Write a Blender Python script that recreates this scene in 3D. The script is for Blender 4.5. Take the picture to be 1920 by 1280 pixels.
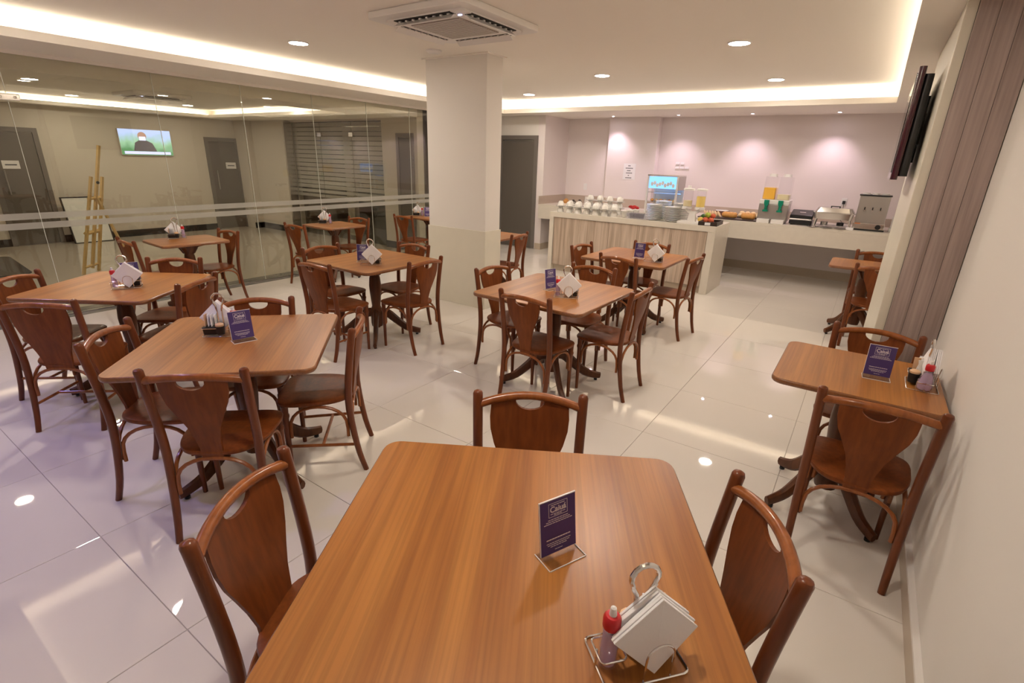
import bpy, bmesh, math, random
from mathutils import Vector, Matrix
random.seed(7)
PI = math.pi
for o in list(bpy.data.objects): bpy.data.objects.remove(o, do_unlink=True)
SC = bpy.context.scene
COL = SC.collection

# ------------------------------------------------------------------ camera
cam_d = bpy.data.cameras.new('camera'); cam = bpy.data.objects.new('camera', cam_d); COL.objects.link(cam)
cam_d.sensor_width = 36.0; cam_d.lens = 944.245 / 1920 * 36.0; cam_d.clip_start = 0.02; cam_d.clip_end = 100
def cam_matrix(yaw, pitch, roll, loc):
    f = Vector((-math.sin(yaw)*math.cos(pitch), math.cos(yaw)*math.cos(pitch), math.sin(pitch)))
    r0 = Vector((math.cos(yaw), math.sin(yaw), 0)); u0 = r0.cross(f)
    r = math.cos(roll)*r0 + math.sin(roll)*u0; u = -math.sin(roll)*r0 + math.cos(roll)*u0
    m = Matrix((( r.x, u.x, -f.x, loc[0]), (r.y, u.y, -f.y, loc[1]), (r.z, u.z, -f.z, loc[2]), (0, 0, 0, 1)))
    return m
cam.matrix_world = cam_matrix(math.radians(34.048), math.radians(-19.768), math.radians(1.841), (0, 0, 1.65))
SC.camera = cam

# ------------------------------------------------------------------ world, exposure
w = bpy.data.worlds.new('world'); SC.world = w; w.use_nodes = True
w.node_tree.nodes['Background'].inputs[0].default_value = (0.05, 0.055, 0.07, 1)
w.node_tree.nodes['Background'].inputs[1].default_value = 0.3
vs = SC.view_settings
vs.view_transform = 'Standard'; vs.look = 'None'; vs.gamma = 1.0; vs.use_curve_mapping = False
vs.exposure = 1.10
# lamp strengths (built with their lamps further down)
LED_DISC = 125.0
COVE = 6.5
SPOT_W = 15.0
LOBBY = 0.75

# ------------------------------------------------------------------ materials
MATS = {}
def nt(name):
    m = bpy.data.materials.new(name); m.use_nodes = True
    n = m.node_tree.nodes; b = n['Principled BSDF']
    return m, n, m.node_tree.links, b
def plain(name, col, rough=0.5, metal=0.0, spec=0.5, coat=0.0, bump=0.0, bscale=60, var=0.0):
    m, n, l, b = nt(name)
    b.inputs['Base Color'].default_value = (*col, 1); b.inputs['Roughness'].default_value = rough
    b.inputs['Metallic'].default_value = metal; b.inputs['Specular IOR Level'].default_value = spec
    b.inputs['Coat Weight'].default_value = coat; b.inputs['Coat Roughness'].default_value = 0.1
    if bump or var:
        tc = n.new('ShaderNodeTexCoord'); no = n.new('ShaderNodeTexNoise'); no.inputs['Scale'].default_value = bscale
        no.inputs['Detail'].default_value = 4
        l.new(tc.outputs['Object'], no.inputs['Vector'])
        if bump:
            bp = n.new('ShaderNodeBump'); bp.inputs['Strength'].default_value = bump; bp.inputs['Distance'].default_value = 0.01
            l.new(no.outputs['Fac'], bp.inputs['Height']); l.new(bp.outputs['Normal'], b.inputs['Normal'])
        if var:
            mx = n.new('ShaderNodeMixRGB'); mx.inputs[1].default_value = (*[c*(1-var) for c in col], 1); mx.inputs[2].default_value = (*[min(1, c*(1+var)) for c in col], 1)
            l.new(no.outputs['Fac'], mx.inputs[0]); l.new(mx.outputs[0], b.inputs['Base Color'])
    MATS[name] = m; return m
def wood(name, c1, c2, c3, rough=0.35, scale=(9, 0.7, 9), coat=0.3, spec=0.5, crough=0.12, axis='Y', fine=90, bump=0.03, rnd=True):
    m, n, l, b = nt(name)
    tc = n.new('ShaderNodeTexCoord'); mp = n.new('ShaderNodeMapping')
    sc = {'Y': scale, 'Z': (scale[0], scale[2], scale[1]), 'X': (scale[1], scale[0], scale[2])}[axis]
    mp.inputs['Scale'].default_value = sc
    if rnd:
        oi = n.new('ShaderNodeObjectInfo'); cb = n.new('ShaderNodeCombineXYZ'); mu = n.new('ShaderNodeMath'); mu.operation = 'MULTIPLY'; mu.inputs[1].default_value = 37
        l.new(oi.outputs['Random'], mu.inputs[0])
        for k in range(3): l.new(mu.outputs[0], cb.inputs[k])
        l.new(cb.outputs[0], mp.inputs['Location'])
    l.new(tc.outputs['Object'], mp.inputs['Vector'])
    n1 = n.new('ShaderNodeTexNoise'); n1.inputs['Scale'].default_value = 1.3; n1.inputs['Detail'].default_value = 6; n1.inputs['Distortion'].default_value = 0.6
    l.new(mp.outputs[0], n1.inputs['Vector'])
    mp2 = n.new('ShaderNodeMapping'); mp2.inputs['Scale'].default_value = tuple(fine if s > 2 else 2.0 for s in sc)
    l.new(tc.outputs['Object'], mp2.inputs['Vector'])
    n2 = n.new('ShaderNodeTexNoise'); n2.inputs['Scale'].default_value = 1.0; n2.inputs['Detail'].default_value = 3
    l.new(mp2.outputs[0], n2.inputs['Vector'])
    r = n.new('ShaderNodeValToRGB'); r.color_ramp.elements[0].position = 0.32; r.color_ramp.elements[1].position = 0.70
    r.color_ramp.elements[0].color = (*c1, 1); r.color_ramp.elements[1].color = (*c3, 1)
    e = r.color_ramp.elements.new(0.5); e.color = (*c2, 1)
    l.new(n1.outputs['Fac'], r.inputs[0])
    mx = n.new('ShaderNodeMixRGB'); mx.blend_type = 'MULTIPLY'; mx.inputs[0].default_value = 0.42
    l.new(r.outputs[0], mx.inputs[1])
    r2 = n.new('ShaderNodeValToRGB'); r2.color_ramp.elements[0].color = (0.55, 0.55, 0.55, 1); r2.color_ramp.elements[0].position = 0.35; r2.color_ramp.elements[1].position = 0.6
    l.new(n2.outputs['Fac'], r2.inputs[0]); l.new(r2.outputs[0], mx.inputs[2])
    l.new(mx.outputs[0], b.inputs['Base Color'])
    bp = n.new('ShaderNodeBump'); bp.inputs['Strength'].default_value = bump; bp.inputs['Distance'].default_value = 0.003
    l.new(n2.outputs['Fac'], bp.inputs['Height']); l.new(bp.outputs['Normal'], b.inputs['Normal'])
    b.inputs['Specular IOR Level'].default_value = spec
    b.inputs['Roughness'].default_value = rough; b.inputs['Coat Weight'].default_value = coat; b.inputs['Coat Roughness'].default_value = crough
    MATS[name] = m; return m
def emit(name, col, s):
    m = bpy.data.materials.new(name); m.use_nodes = True; n = m.node_tree.nodes; n.clear()
    e = n.new('ShaderNodeEmission'); o = n.new('ShaderNodeOutputMaterial')
    e.inputs[0].default_value = (*col, 1); e.inputs[1].default_value = s
    m.node_tree.links.new(e.outputs[0], o.inputs[0]); MATS[name] = m; return m
def pane(name, tint, ior=1.5, rough=0.0, body=0.0, bodycol=(1, 1, 1)):
    """thin clear sheet: fresnel mirror over straight-through transmission, optional milky body"""
    m = bpy.data.materials.new(name); m.use_nodes = True; n = m.node_tree.nodes; l = m.node_tree.links; n.clear()
    o = n.new('ShaderNodeOutputMaterial'); t = n.new('ShaderNodeBsdfTransparent'); g = n.new('ShaderNodeBsdfGlossy')
    f = n.new('ShaderNodeFresnel'); mx = n.new('ShaderNodeMixShader')
    ge = n.new('ShaderNodeNewGeometry'); mi = n.new('ShaderNodeMix'); mi.data_type = 'FLOAT'; mi.inputs[2].default_value = ior; mi.inputs[3].default_value = 1/ior
    l.new(ge.outputs['Backfacing'], mi.inputs[0]); l.new(mi.outputs[0], f.inputs[0])
    t.inputs[0].default_value = (*tint, 1); g.inputs['Roughness'].default_value = rough; g.inputs[0].default_value = (1, 1, 1, 1)
    l.new(f.outputs[0], mx.inputs[0]); l.new(g.outputs[0], mx.inputs[2])
    if body:
        d = n.new('ShaderNodeBsdfDiffuse'); d.inputs[0].default_value = (*bodycol, 1); m2 = n.new('ShaderNodeMixShader'); m2.inputs[0].default_value = body
        l.new(t.outputs[0], m2.inputs[1]); l.new(d.outputs[0], m2.inputs[2]); l.new(m2.outputs[0], mx.inputs[1])
    else: l.new(t.outputs[0], mx.inputs[1])
    l.new(mx.outputs[0], o.inputs[0]); MATS[name] = m; return m

WALLC = (0.79, 0.745, 0.69)
plain('wall', WALLC, 0.75, bump=0.02, bscale=180)
plain('wall_buffet', (0.79, 0.715, 0.695), 0.75, bump=0.02, bscale=180)
plain('ceiling', (0.88, 0.83, 0.755), 0.85)
plain('white_trim', (0.78, 0.74, 0.70), 0.5)
plain('cladding', (0.73, 0.68, 0.565), 0.35, var=0.05, bscale=5)
plain('counter_stone', (0.68, 0.62, 0.53), 0.28, var=0.05, bscale=14)
plain('splash', (0.50, 0.41, 0.33), 0.3, var=0.05, bscale=8)
plain('base_beige', (0.52, 0.43, 0.33), 0.3)
plain('grout', (0.44, 0.385, 0.335), 0.8)
plain('tile', (0.71, 0.655, 0.59), 0.025, spec=0.62, var=0.035, bscale=1.6)
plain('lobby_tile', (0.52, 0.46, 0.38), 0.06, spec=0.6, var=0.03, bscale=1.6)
plain('dark_stone', (0.03, 0.028, 0.026), 0.25)
plain('strip_stone', (0.16, 0.15, 0.135), 0.2, var=0.15, bscale=30)
plain('door_grey', (0.125, 0.108, 0.09), 0.5)
plain('door_frame', (0.165, 0.145, 0.128), 0.45)
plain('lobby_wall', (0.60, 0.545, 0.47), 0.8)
plain('white', (0.80, 0.79, 0.77), 0.45)
plain('white_plastic', (0.78, 0.75, 0.72), 0.35)
plain('grille', (0.42, 0.36, 0.32), 0.6)
plain('black_plastic', (0.012, 0.012, 0.013), 0.3)
plain('dark_gap', (0.02, 0.016, 0.014), 0.7)
plain('chrome', (0.78, 0.77, 0.76), 0.12, metal=1.0)
plain('steel', (0.50, 0.48, 0.46), 0.32, metal=1.0)
plain('steel_bright', (0.72, 0.70, 0.68), 0.2, metal=1.0)
plain('paper', (0.86, 0.84, 0.84), 0.9, bump=0.05, bscale=120)
plain('print_dark', (0.10, 0.10, 0.11), 0.8)
plain('card_purple', (0.062, 0.035, 0.16), 0.35)
plain('card_print', (0.72, 0.66, 0.70), 0.5)
plain('red_cap', (0.55, 0.015, 0.02), 0.3)
plain('china', (0.80, 0.77, 0.72), 0.15, coat=0.3)
plain('maroon', (0.055, 0.004, 0.014), 0.15, coat=0.5)
plain('tv_screen', (0.01, 0.01, 0.012), 0.08)
plain('pine', (0.66, 0.46, 0.20), 0.6, var=0.12, bscale=14)
plain('whiteboard', (0.72, 0.72, 0.68), 0.25)
plain('bread', (0.62, 0.30, 0.08), 0.6, var=0.25, bscale=25)
plain('bread_light', (0.82, 0.62, 0.36), 0.7, var=0.15, bscale=40)
plain('cake', (0.12, 0.035, 0.018), 0.5, var=0.2, bscale=30)
plain('green_tap', (0.0, 0.22, 0.13), 0.3)
plain('orange_juice', (1.0, 0.55, 0.01), 0.4)
plain('pale_juice', (0.80, 0.70, 0.42), 0.4)
plain('fruit_red', (0.62, 0.12, 0.05), 0.35, var=0.3, bscale=18)
plain('fruit_green', (0.42, 0.50, 0.06), 0.35)
plain('fruit_yellow', (0.92, 0.68, 0.16), 0.4)
plain('leaf', (0.03, 0.12, 0.02), 0.4)
plain('tray_dark', (0.035, 0.02, 0.015), 0.4)
plain('orange_label', (0.70, 0.25, 0.10), 0.5)
plain('sachet_tan', (0.75, 0.48, 0.28), 0.6)
wood('table_veneer', (0.30, 0.100, 0.016), (0.385, 0.142, 0.025), (0.465, 0.188, 0.038), rough=0.38, scale=(8, 0.55, 8), coat=0.22, spec=0.4, crough=0.27, fine=130)
wood('table_edge', (0.20, 0.070, 0.020), (0.25, 0.09, 0.026), (0.29, 0.105, 0.03), rough=0.3, scale=(6, 6, 6), coat=0.4)
wood('chair_wood', (0.165, 0.040, 0.0075), (0.195, 0.049, 0.0095), (0.225, 0.06, 0.0125), rough=0.42, spec=0.22, scale=(14, 14, 1.6), coat=0.06, axis='Y', fine=60)
wood('chair_post', (0.135, 0.033, 0.009), (0.16, 0.041, 0.011), (0.19, 0.05, 0.014), rough=0.30, spec=0.3, scale=(14, 14, 1.6), coat=0.25, axis='Y', fine=60)
wood('chair_rail', (0.26, 0.075, 0.018), (0.30, 0.09, 0.022), (0.34, 0.11, 0.028), rough=0.30, spec=0.3, scale=(14, 14, 1.6), coat=0.25, axis='Y', fine=60)
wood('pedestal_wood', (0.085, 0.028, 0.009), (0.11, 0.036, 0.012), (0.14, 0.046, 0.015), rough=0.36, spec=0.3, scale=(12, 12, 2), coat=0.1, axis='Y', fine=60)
wood('plank_mauve', (0.33, 0.25, 0.225), (0.42, 0.325, 0.295), (0.49, 0.39, 0.355), rough=0.55, scale=(9, 0.55, 9), coat=0.0, axis='Z', fine=70)
wood('plank_island', (0.38, 0.285, 0.21), (0.53, 0.415, 0.32), (0.64, 0.52, 0.42), rough=0.5, scale=(10, 0.6, 10), coat=0.0, axis='Z', fine=70)
pane('glass_wall', (0.88, 0.88, 0.83), 1.5)
pane('glass_frost', (0.9, 0.9, 0.86), 1.45, 0.25, body=0.42, bodycol=(0.62, 0.60, 0.55))
pane('frost_strip', (0.8, 0.8, 0.8), 1.3, 0.3, body=0.72, bodycol=(0.50, 0.47, 0.42))
pane('acrylic', (0.96, 0.96, 0.97), 1.45)
pane('clear_plastic', (0.97, 0.97, 0.98), 1.4, 0.05, body=0.05, bodycol=(0.85, 0.8, 0.9))
pane('gel', (0.86, 0.80, 0.92), 1.4, 0.05, body=0.6, bodycol=(0.62, 0.45, 0.62))
pane('glass_edge', (0.75, 0.82, 0.76), 1.5, 0.1, body=0.85, bodycol=(0.85, 0.88, 0.82))
emit('led_disc', (1.0, 0.90, 0.79), LED_DISC)
emit('led_cove', (1.0, 0.87, 0.70), COVE)
emit('led_lobby', (1.0, 0.88, 0.74), LED_DISC*LOBBY)
emit('cove_lobby', (1.0, 0.87, 0.70), COVE*0.8)
emit('spot_lens', (0.95, 0.85, 1.0), 40)
emit('cabinet_light', (0.20, 0.45, 1.0), 0.95)
emit('ac_led', (0.4, 0.45, 1.0), 3.0)

# ------------------------------------------------------------------ geometry helpers
class MB:
    def __init__(s): s.v = []; s.f = []
    def box(s, x0, x1, y0, y1, z0, z1):
        i = len(s.v)
        s.v += [(x0,y0,z0),(x1,y0,z0),(x1,y1,z0),(x0,y1,z0),(x0,y0,z1),(x1,y0,z1),(x1,y1,z1),(x0,y1,z1)]
        s.f += [(i,i+3,i+2,i+1),(i+4,i+5,i+6,i+7),(i,i+1,i+5,i+4),(i+1,i+2,i+6,i+5),(i+2,i+3,i+7,i+6),(i+3,i,i+4,i+7)]
        return s
    def quad(s, a, b, c, d):
        i = len(s.v); s.v += [a, b, c, d]; s.f.append((i,i+1,i+2,i+3)); return s
    def tube(s, pts, rad, seg=8, caps=True, flat=1.0, closed=False):
        pts = [Vector(p) for p in pts]; n = len(pts)
        if not hasattr(rad, '__len__'): rad = [rad]*n
        base = len(s.v); prev = None
        for k in range(n):
            if closed: t = (pts[(k+1) % n]-pts[k-1]).normalized()
            else: t = (pts[min(k+1, n-1)]-pts[max(k-1, 0)]).normalized()
            if prev is None:
                u = Vector((0, 0, 1)) if abs(t.z) < 0.9 else Vector((0, 1, 0))
                u = (u - t*u.dot(t)).normalized()
            else: u = (prev - t*prev.dot(t)).normalized()
            prev = u; b = t.cross(u)
            for j in range(seg):
                a = 2*PI*j/seg
                s.v.append(tuple(pts[k] + u*math.cos(a)*rad[k]*flat + b*math.sin(a)*rad[k]))
        m = n if closed else n-1
        for k in range(m):
            k2 = (k+1) % n
            for j in range(seg):
                j2 = (j+1) % seg
                s.f.append((base+k*seg+j, base+k*seg+j2, base+k2*seg+j2, base+k2*seg+j))
        if caps and not closed:
            s.f.append(tuple(base+j for j in range(seg))[::-1]); s.f.append(tuple(base+(n-1)*seg+j for j in range(seg)))
        return s
    def lathe(s, prof, seg=16, c=(0, 0, 0), ax='z', caps=True):
        base = len(s.v)
        for r, z in prof:
            for j in range(seg):
                a = 2*PI*j/seg
                p = (r*math.cos(a), r*math.sin(a), z)
                if ax == 'y': p = (p[0], p[2], -p[1])
                if ax == 'x': p = (p[2], p[0], p[1])
                s.v.append((c[0]+p[0], c[1]+p[1], c[2]+p[2]))
        for k in range(len(prof)-1):
            for j in range(seg):
                j2 = (j+1) % seg
                s.f.append((base+k*seg+j, base+k*seg+j2, base+(k+1)*seg+j2, base+(k+1)*seg+j))
        if caps:
            s.f.append(tuple(base+j for j in range(seg))[::-1]); s.f.append(tuple(base+(len(prof)-1)*seg+j for j in range(seg)))
        return s
    def prism(s, poly, z0, z1, taper=1.0):
        n = len(poly); i = len(s.v)
        cx = sum(p[0] for p in poly)/n; cy = sum(p[1] for p in poly)/n
        s.v += [(x, y, z0) for x, y in poly]; s.v += [(cx+(x-cx)*taper, cy+(y-cy)*taper, z1) for x, y in poly]
        s.f.append(tuple(range(i, i+n))[::-1]); s.f.append(tuple(range(i+n, i+2*n)))
        for k in range(n): s.f.append((i+k, i+(k+1) % n, i+n+(k+1) % n, i+n+k))
        return s
    def ball(s, c, r, seg=10, rings=6, sq=(1, 1, 1)):
        prof = [(max(1e-4, math.sin(PI*k/rings)), -math.cos(PI*k/rings)) for k in range(rings+1)]
        b = len(s.v); s.lathe(prof, seg, caps=False)
        for i in range(b, len(s.v)):
            x, y, z = s.v[i]; s.v[i] = (c[0]+x*r*sq[0], c[1]+y*r*sq[1], c[2]+z*r*sq[2])
        return s
    def rot(s, ax, ang, start=0, about=(0, 0, 0)):
        m = Matrix.Rotation(ang, 3, ax); a = Vector(about)
        for i in range(start, len(s.v)): s.v[i] = tuple(m @ (Vector(s.v[i])-a) + a)
        return s
    def mesh(s, name, mat, smooth=False, bevel=0.0):
        me = bpy.data.meshes.new(name); me.from_pydata(s.v, [], s.f); me.materials.append(MATS[mat])
        bm = bmesh.new(); bm.from_mesh(me)
        bmesh.ops.recalc_face_normals(bm, faces=bm.faces)
        if bevel:
            es = [e for e in bm.edges if len(e.link_faces) == 2 and e.calc_face_angle(0) > 0.6]
            bmesh.ops.bevel(bm, geom=es, offset=bevel, segments=2, profile=0.6, affect='EDGES', clamp_overlap=True)
        bm.to_mesh(me); bm.free()
        if smooth:
            for p in me.polygons: p.use_smooth = True
            try: me.set_sharp_from_angle(angle=math.radians(40))
            except Exception: pass
        return me
    def obj(s, name, mat, parent=None, smooth=False, bevel=0.0, loc=(0, 0, 0), rz=0):
        return link(name, s.mesh(name, mat, smooth, bevel), parent, loc, rz)
def link(name, me, parent=None, loc=(0, 0, 0), rz=0):
    o = bpy.data.objects.new(name, me); COL.objects.link(o); o.location = loc; o.rotation_euler = (0, 0, rz)
    if parent: o.parent = parent
    return o
def thing(name, label, cat, loc=(0, 0, 0), rz=0, group=None):
    o = bpy.data.objects.new(name, None); o.empty_display_size = 0.1; COL.objects.link(o); o.location = loc; o.rotation_euler = (0, 0, rz)
    return tag(o, label, cat, group)
def tag(o, label, cat, group=None):
    o['label'] = label; o['category'] = cat
    if group: o['group'] = group
    return o
def struct(o, label=None):
    o['kind'] = 'structure'
    if label: o['label'] = label
    return o
def copy_tree(o, parent=None):
    c = o.copy(); COL.objects.link(c); c.parent = parent
    for ch in list(o.children): copy_tree(ch, c)
    return c
def rrect(w, d, r, n=5, cx=0, cy=0):
    out = []
    for sx, sy, a0 in ((1, 1, 0), (-1, 1, PI/2), (-1, -1, PI), (1, -1, 1.5*PI)):
        for k in range(n+1):
            a = a0+PI/2*k/n
            out.append((cx+sx*(w/2-r)+r*math.cos(a), cy+sy*(d/2-r)+r*math.sin(a)))
    return out
def arc(c, r, a0, a1, n, plane='xz'):
    out = []
    for k in range(n+1):
        a = a0+(a1-a0)*k/n; p, q = r*math.cos(a), r*math.sin(a)
        out.append((c[0]+p, c[1], c[2]+q) if plane == 'xz' else (c[0], c[1]+p, c[2]+q) if plane == 'yz' else (c[0]+p, c[1]+q, c[2]))
    return out

# ------------------------------------------------------------------ room dimensions
XR = 0.47          # right wall
XG = -6.62         # glass partition
YB = 9.50          # buffet wall
YD = 8.60          # door wall left of the buffet recess
XS = -5.22         # side wall of the recess
YN = -1.9          # wall behind the camera
ZS, ZC = 2.443, 2.655
CX0, CX1, CY0, CY1 = -5.83, -0.008, 0.41, 8.12
XL, YLB = -11.95, 6.75     # lobby far wall, lobby back wall
ZLS, ZLC = 2.29, 2.43

# floor: grout bed, then one tile after another
fl = struct(MB().box(XG-0.06, XR, YN, YB, -0.12, -0.004).obj('floor', 'grout'))
TS = 0.81; gap = 0.0026
x_lines = [-0.1 + TS*k for k in range(-9, 2)]; y_lines = [2.915 + TS*k for k in range(-7, 10)]
XF0 = -6.50
shared = {}
def tile_mesh(w, d):
    key = (round(w, 3), round(d, 3))
    if key not in shared:
        mb = MB(); mb.prism([(-w/2, -d/2), (w/2, -d/2), (w/2, d/2), (-w/2, d/2)], -0.01, -0.0012); i = len(mb.v)
        e = 0.0012; mb.prism([(-w/2, -d/2), (w/2, -d/2), (w/2, d/2), (-w/2, d/2)], -0.0012, 0.0)
        for k in range(i+4, i+8): x, y, z = mb.v[k]; mb.v[k] = (x-math.copysign(e, x), y-math.copysign(e, y), z)
        shared[key] = mb.mesh('floor_tile', 'tile')
    return shared[key]
for ix in range(len(x_lines)-1):
    for iy in range(len(y_lines)-1):
        a, b_, c, d = max(x_lines[ix], XF0), min(x_lines[ix+1], XR), max(y_lines[iy], YN), min(y_lines[iy+1], YB)
        if b_-a < 0.05 or d-c < 0.05: continue
        link('floor_tile', tile_mesh(b_-a-gap, d-c-gap), fl, ((a+b_)/2, (c+d)/2, 0))
struct(MB().box(-6.86, XF0-0.003, YN, YD, -0.01, 0.0).obj('trim_floor_strip', 'strip_stone'), 'dark stone strip in the floor under the glass')
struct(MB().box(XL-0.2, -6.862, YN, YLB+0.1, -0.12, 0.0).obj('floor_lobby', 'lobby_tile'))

# walls
struct(MB().box(XR, XR+0.15, YN, YB+0.2, 0, 2.75).obj('wall_right', 'wall'))
struct(MB().box(XS-0.0, XR+0.15, YB, YB+0.2, 0, 2.75).obj('wall_back', 'wall_buffet'))
struct(MB().box(-4.28, -3.34, 9.33, YB, 0, ZS).obj('wall_pilaster', 'wall_buffet', bevel=0.003), 'shallow pilaster in the buffet wall')
struct(MB().box(XS-0.15, XS, YD+0.0, YB+0.2, 0, 2.75).obj('wall_recess', 'wall_buffet'))
struct(MB().box(XG-0.15, XS-0.15, YD, YD+0.15, 0, 2.75).obj('wall_left', 'wall'))
struct(MB().box(XG-5.5, XR+0.15, YN-0.15, YN, 0, 2.75).obj('wall_front', 'wall'))
bb = MB().box(XR-0.016, XR, YN, 3.57, 0, 0.105)
struct(bb.obj('baseboard_right', 'base_beige'))
struct(MB().box(XR-0.022, XR, YN, 3.57, 0.105, 0.118).obj('trim_1', 'white_trim'), 'thin white capping on the baseboard')
struct(MB().box(-3.34+0.0, XR, YB-0.02, YB, 0, 0.13).obj('baseboard_back', 'base_beige'))
struct(MB().box(XS, XS+0.015, YD, YB, 0, 0.12).box(XS-0.15+0.03, XS+0.015, YD-0.015, YD, 0, 0.12).obj('baseboard_recess', 'base_beige'))

# pillar on the right wall, three vertical wood planks on its near face
PX, PY0, PY1 = 0.175, 3.575, 5.115
struct(MB().box(PX, XR, PY0, PY1, 0, ZS).obj('wall_pillar', 'cladding', bevel=0.004), 'pillar projecting from the right wall')
pp = struct(MB().box(PX+0.045, XR-0.002, PY0-0.004, PY0, 0, ZS).obj('trim_wood_panel', 'dark_gap'), 'mauve grey wood planks on the pillar')
pw = (XR-0.003-(PX+0.046))/3
for k in range(3):
    MB().box(-pw/2+0.0008, pw/2-0.0008, -0.016, 0, 0, ZS-0.002).obj('plank', 'plank_mauve', pp, bevel=0.001, loc=(PX+0.046+pw*(k+0.5), PY0-0.004, 0.001))

# free-standing column with stone cladding
col = struct(MB().box(-4.30, -3.462, 4.517, 4.79, 0.89, ZC).obj('wall_column', 'wall', bevel=0.004), 'square column in the room')
MB().box(-4.312, -3.45, 4.505, 4.80, 0, 0.895).obj('cladding', 'cladding', col, bevel=0.003)
MB().box(-4.33, -3.43, 4.487, 4.82, ZC-0.012, ZC-0.001).obj('shadow_gap_collar', 'ceiling', col)

# ceiling: raised tray with a light cove round it
LIP = 0.15
struct(MB().box(XG-0.1, XR+0.15, YN-0.15, YB+0.2, ZC, ZC+0.08).obj('ceiling', 'ceiling'))
sf = MB()
def ring(mb, x0, x1, y0, y1, X0, X1, Y0, Y1, z0, z1):
    mb.box(X0, x0, Y0, Y1, z0, z1); mb.box(x1, X1, Y0, Y1, z0, z1); mb.box(x0, x1, Y0, y0, z0, z1); mb.box(x0, x1, y1, Y1, z0, z1)
ring(sf, CX0-LIP, CX1+LIP, CY0-LIP, CY1+LIP, XG-0.1, XR, YN, YB, ZS, ZC)
ring(sf, CX0, CX1, CY0, CY1, CX0-LIP, CX1+LIP, CY0-LIP, CY1+LIP, ZS, 2.512)
so = struct(sf.obj('ceiling_soffit', 'ceiling'))
for x0, x1, y0, y1 in ((CX0-0.11, CX0-0.07, CY0-0.1, CY1+0.1), (CX1+0.07, CX1+0.11, CY0-0.1, CY1+0.1), (CX0-0.1, CX1+0.1, CY0-0.11, CY0-0.07), (CX0-0.1, CX1+0.1, CY1+0.07, CY1+0.11)):
    MB().box(x0, x1, y0, y1, 2.513, 2.520).obj('led_tape', 'led_cove', so)

def downlight(x, y, z, label, m='led_disc', r=0.085, group='round downlights of the dining room'):
    t = thing('downlight', label, 'ceiling light', (x, y, z), 0, group)
    MB().lathe([(r+0.012, 0.0), (r+0.012, -0.006), (r, -0.009), (r, -0.004)], 28, caps=False).obj('trim_ring', 'white_plastic', t, True)
    MB().lathe([(r, -0.003), (r, -0.0065)], 28).obj('diffuser', m, t)
    return t
for x, y, lb in ((-4.875, 3.37, 'round lit downlight left of the ceiling cassette'), (-1.22, 5.13, 'large round lit downlight above the aisle, right of the cassette'),
                 (-3.02, 6.24, 'round lit downlight beyond the column, centre of the ceiling'), (-1.25, 7.30, 'round lit downlight nearest the cove corner by the television'),
                 (-4.89, 7.50, 'small round lit downlight right beside the column'), (-4.88, 5.45, 'round downlight hidden behind the column, mirrored in the glass'),
                 (-4.78, 1.36, 'round downlight near the left cove, mirrored in the floor'), (-1.22, 3.05, 'round downlight overhead, above the right-hand tables'), (-0.80, 0.90, 'added round downlight, out of view, brightening the foreground table')):  # last disc is unseen, added to keep the foreground table lit
    downlight(x, y, ZC, lb)

def spot(x, y, z, label, power, aim=(0, 0, -1), col=(1.0, 0.76, 0.90), ang=75):
    t = thing('spotlight', label, 'spotlight', (x, y, z), 0, 'small recessed spotlights')
    MB().lathe([(0.038, 0.0), (0.038, -0.005), (0.026, -0.006), (0.024, -0.002)], 16, caps=False).obj('trim_ring', 'white_plastic', t, True)
    MB().lathe([(0.024, -0.0015), (0.024, -0.003)], 16).obj('lens', 'spot_lens', t)
    d = bpy.data.lights.new('spotlight_beam', 'SPOT'); d.energy = power; d.color = col; d.spot_size = math.radians(ang); d.spot_blend = 0.8; d.shadow_soft_size = 0.02
    o = bpy.data.objects.new('spotlight_beam', d); COL.objects.link(o); o.parent = t; o.location = (0, 0, -0.012)
    o.rotation_euler = Vector(aim).to_track_quat('-Z', 'Y').to_euler()
for k, (x, y) in enumerate(((-4.10, 9.05), (-2.94, 9.08), (-1.80, 9.10), (-0.65, 9.14))):
    spot(x, y, ZS, 'small recessed spotlight over the buffet, ' + ('above the paper notice', 'above the food cabinet', 'above the juice dispenser', 'above the coffee urn')[k], SPOT_W, (0, 0.12, -1), ang=95)
for k, (x, y) in enumerate(((-5.5, 0.15), (-4.1, 0.1), (-2.7, 0.05))):
    spot(x, y, ZS, 'cool recessed spotlight in the near soffit, ' + ('over the left corner', 'over the left table', 'nearest the foreground table')[k], SPOT_W*1.25, (0.1, 0.15, -1), col=(0.42, 0.38, 1.0), ang=110)

# ------------------------------------------------------------------ glass partition
seams = [YN, -0.6, 0.45, 1.53, 2.74, 3.70, 4.69, 5.63, 6.53, 7.55, YD]
gw = struct(link('window_1', None, None, (XG, 0, 0)), 'frameless clear glass partition between dining room and lobby')
for k in range(len(seams)-1):
    y0, y1 = seams[k]+0.002, seams[k+1]-0.002
    h = (y1-y0)/2
    g = MB().box(-0.005, 0.005, -h, h, 0.012, ZS-0.03).obj('glass_panel', 'glass_wall', gw, loc=(0, (y0+y1)/2, 0))
    for za, zb in ((0.975, 1.035), (0.885, 0.945)):
        MB().box(0.0055, 0.0062, -h, h, za, zb).obj('frosted_band', 'glass_frost', g)
    MB().box(-0.005, 0.005, h+0.0002, h+0.0038, 0.012, ZS-0.03).obj('polished_edge', 'glass_edge', g)
struct(MB().box(XG-0.018, XG+0.018, YN, YD, ZS-0.032, ZS).obj('trim_2', 'ceiling'), 'slim rail along the top of the glass')
struct(MB().box(XG-0.012, XG+0.012, YN, YD, 0, 0.012).obj('trim_3', 'steel'), 'slim channel along the foot of the glass')
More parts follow.
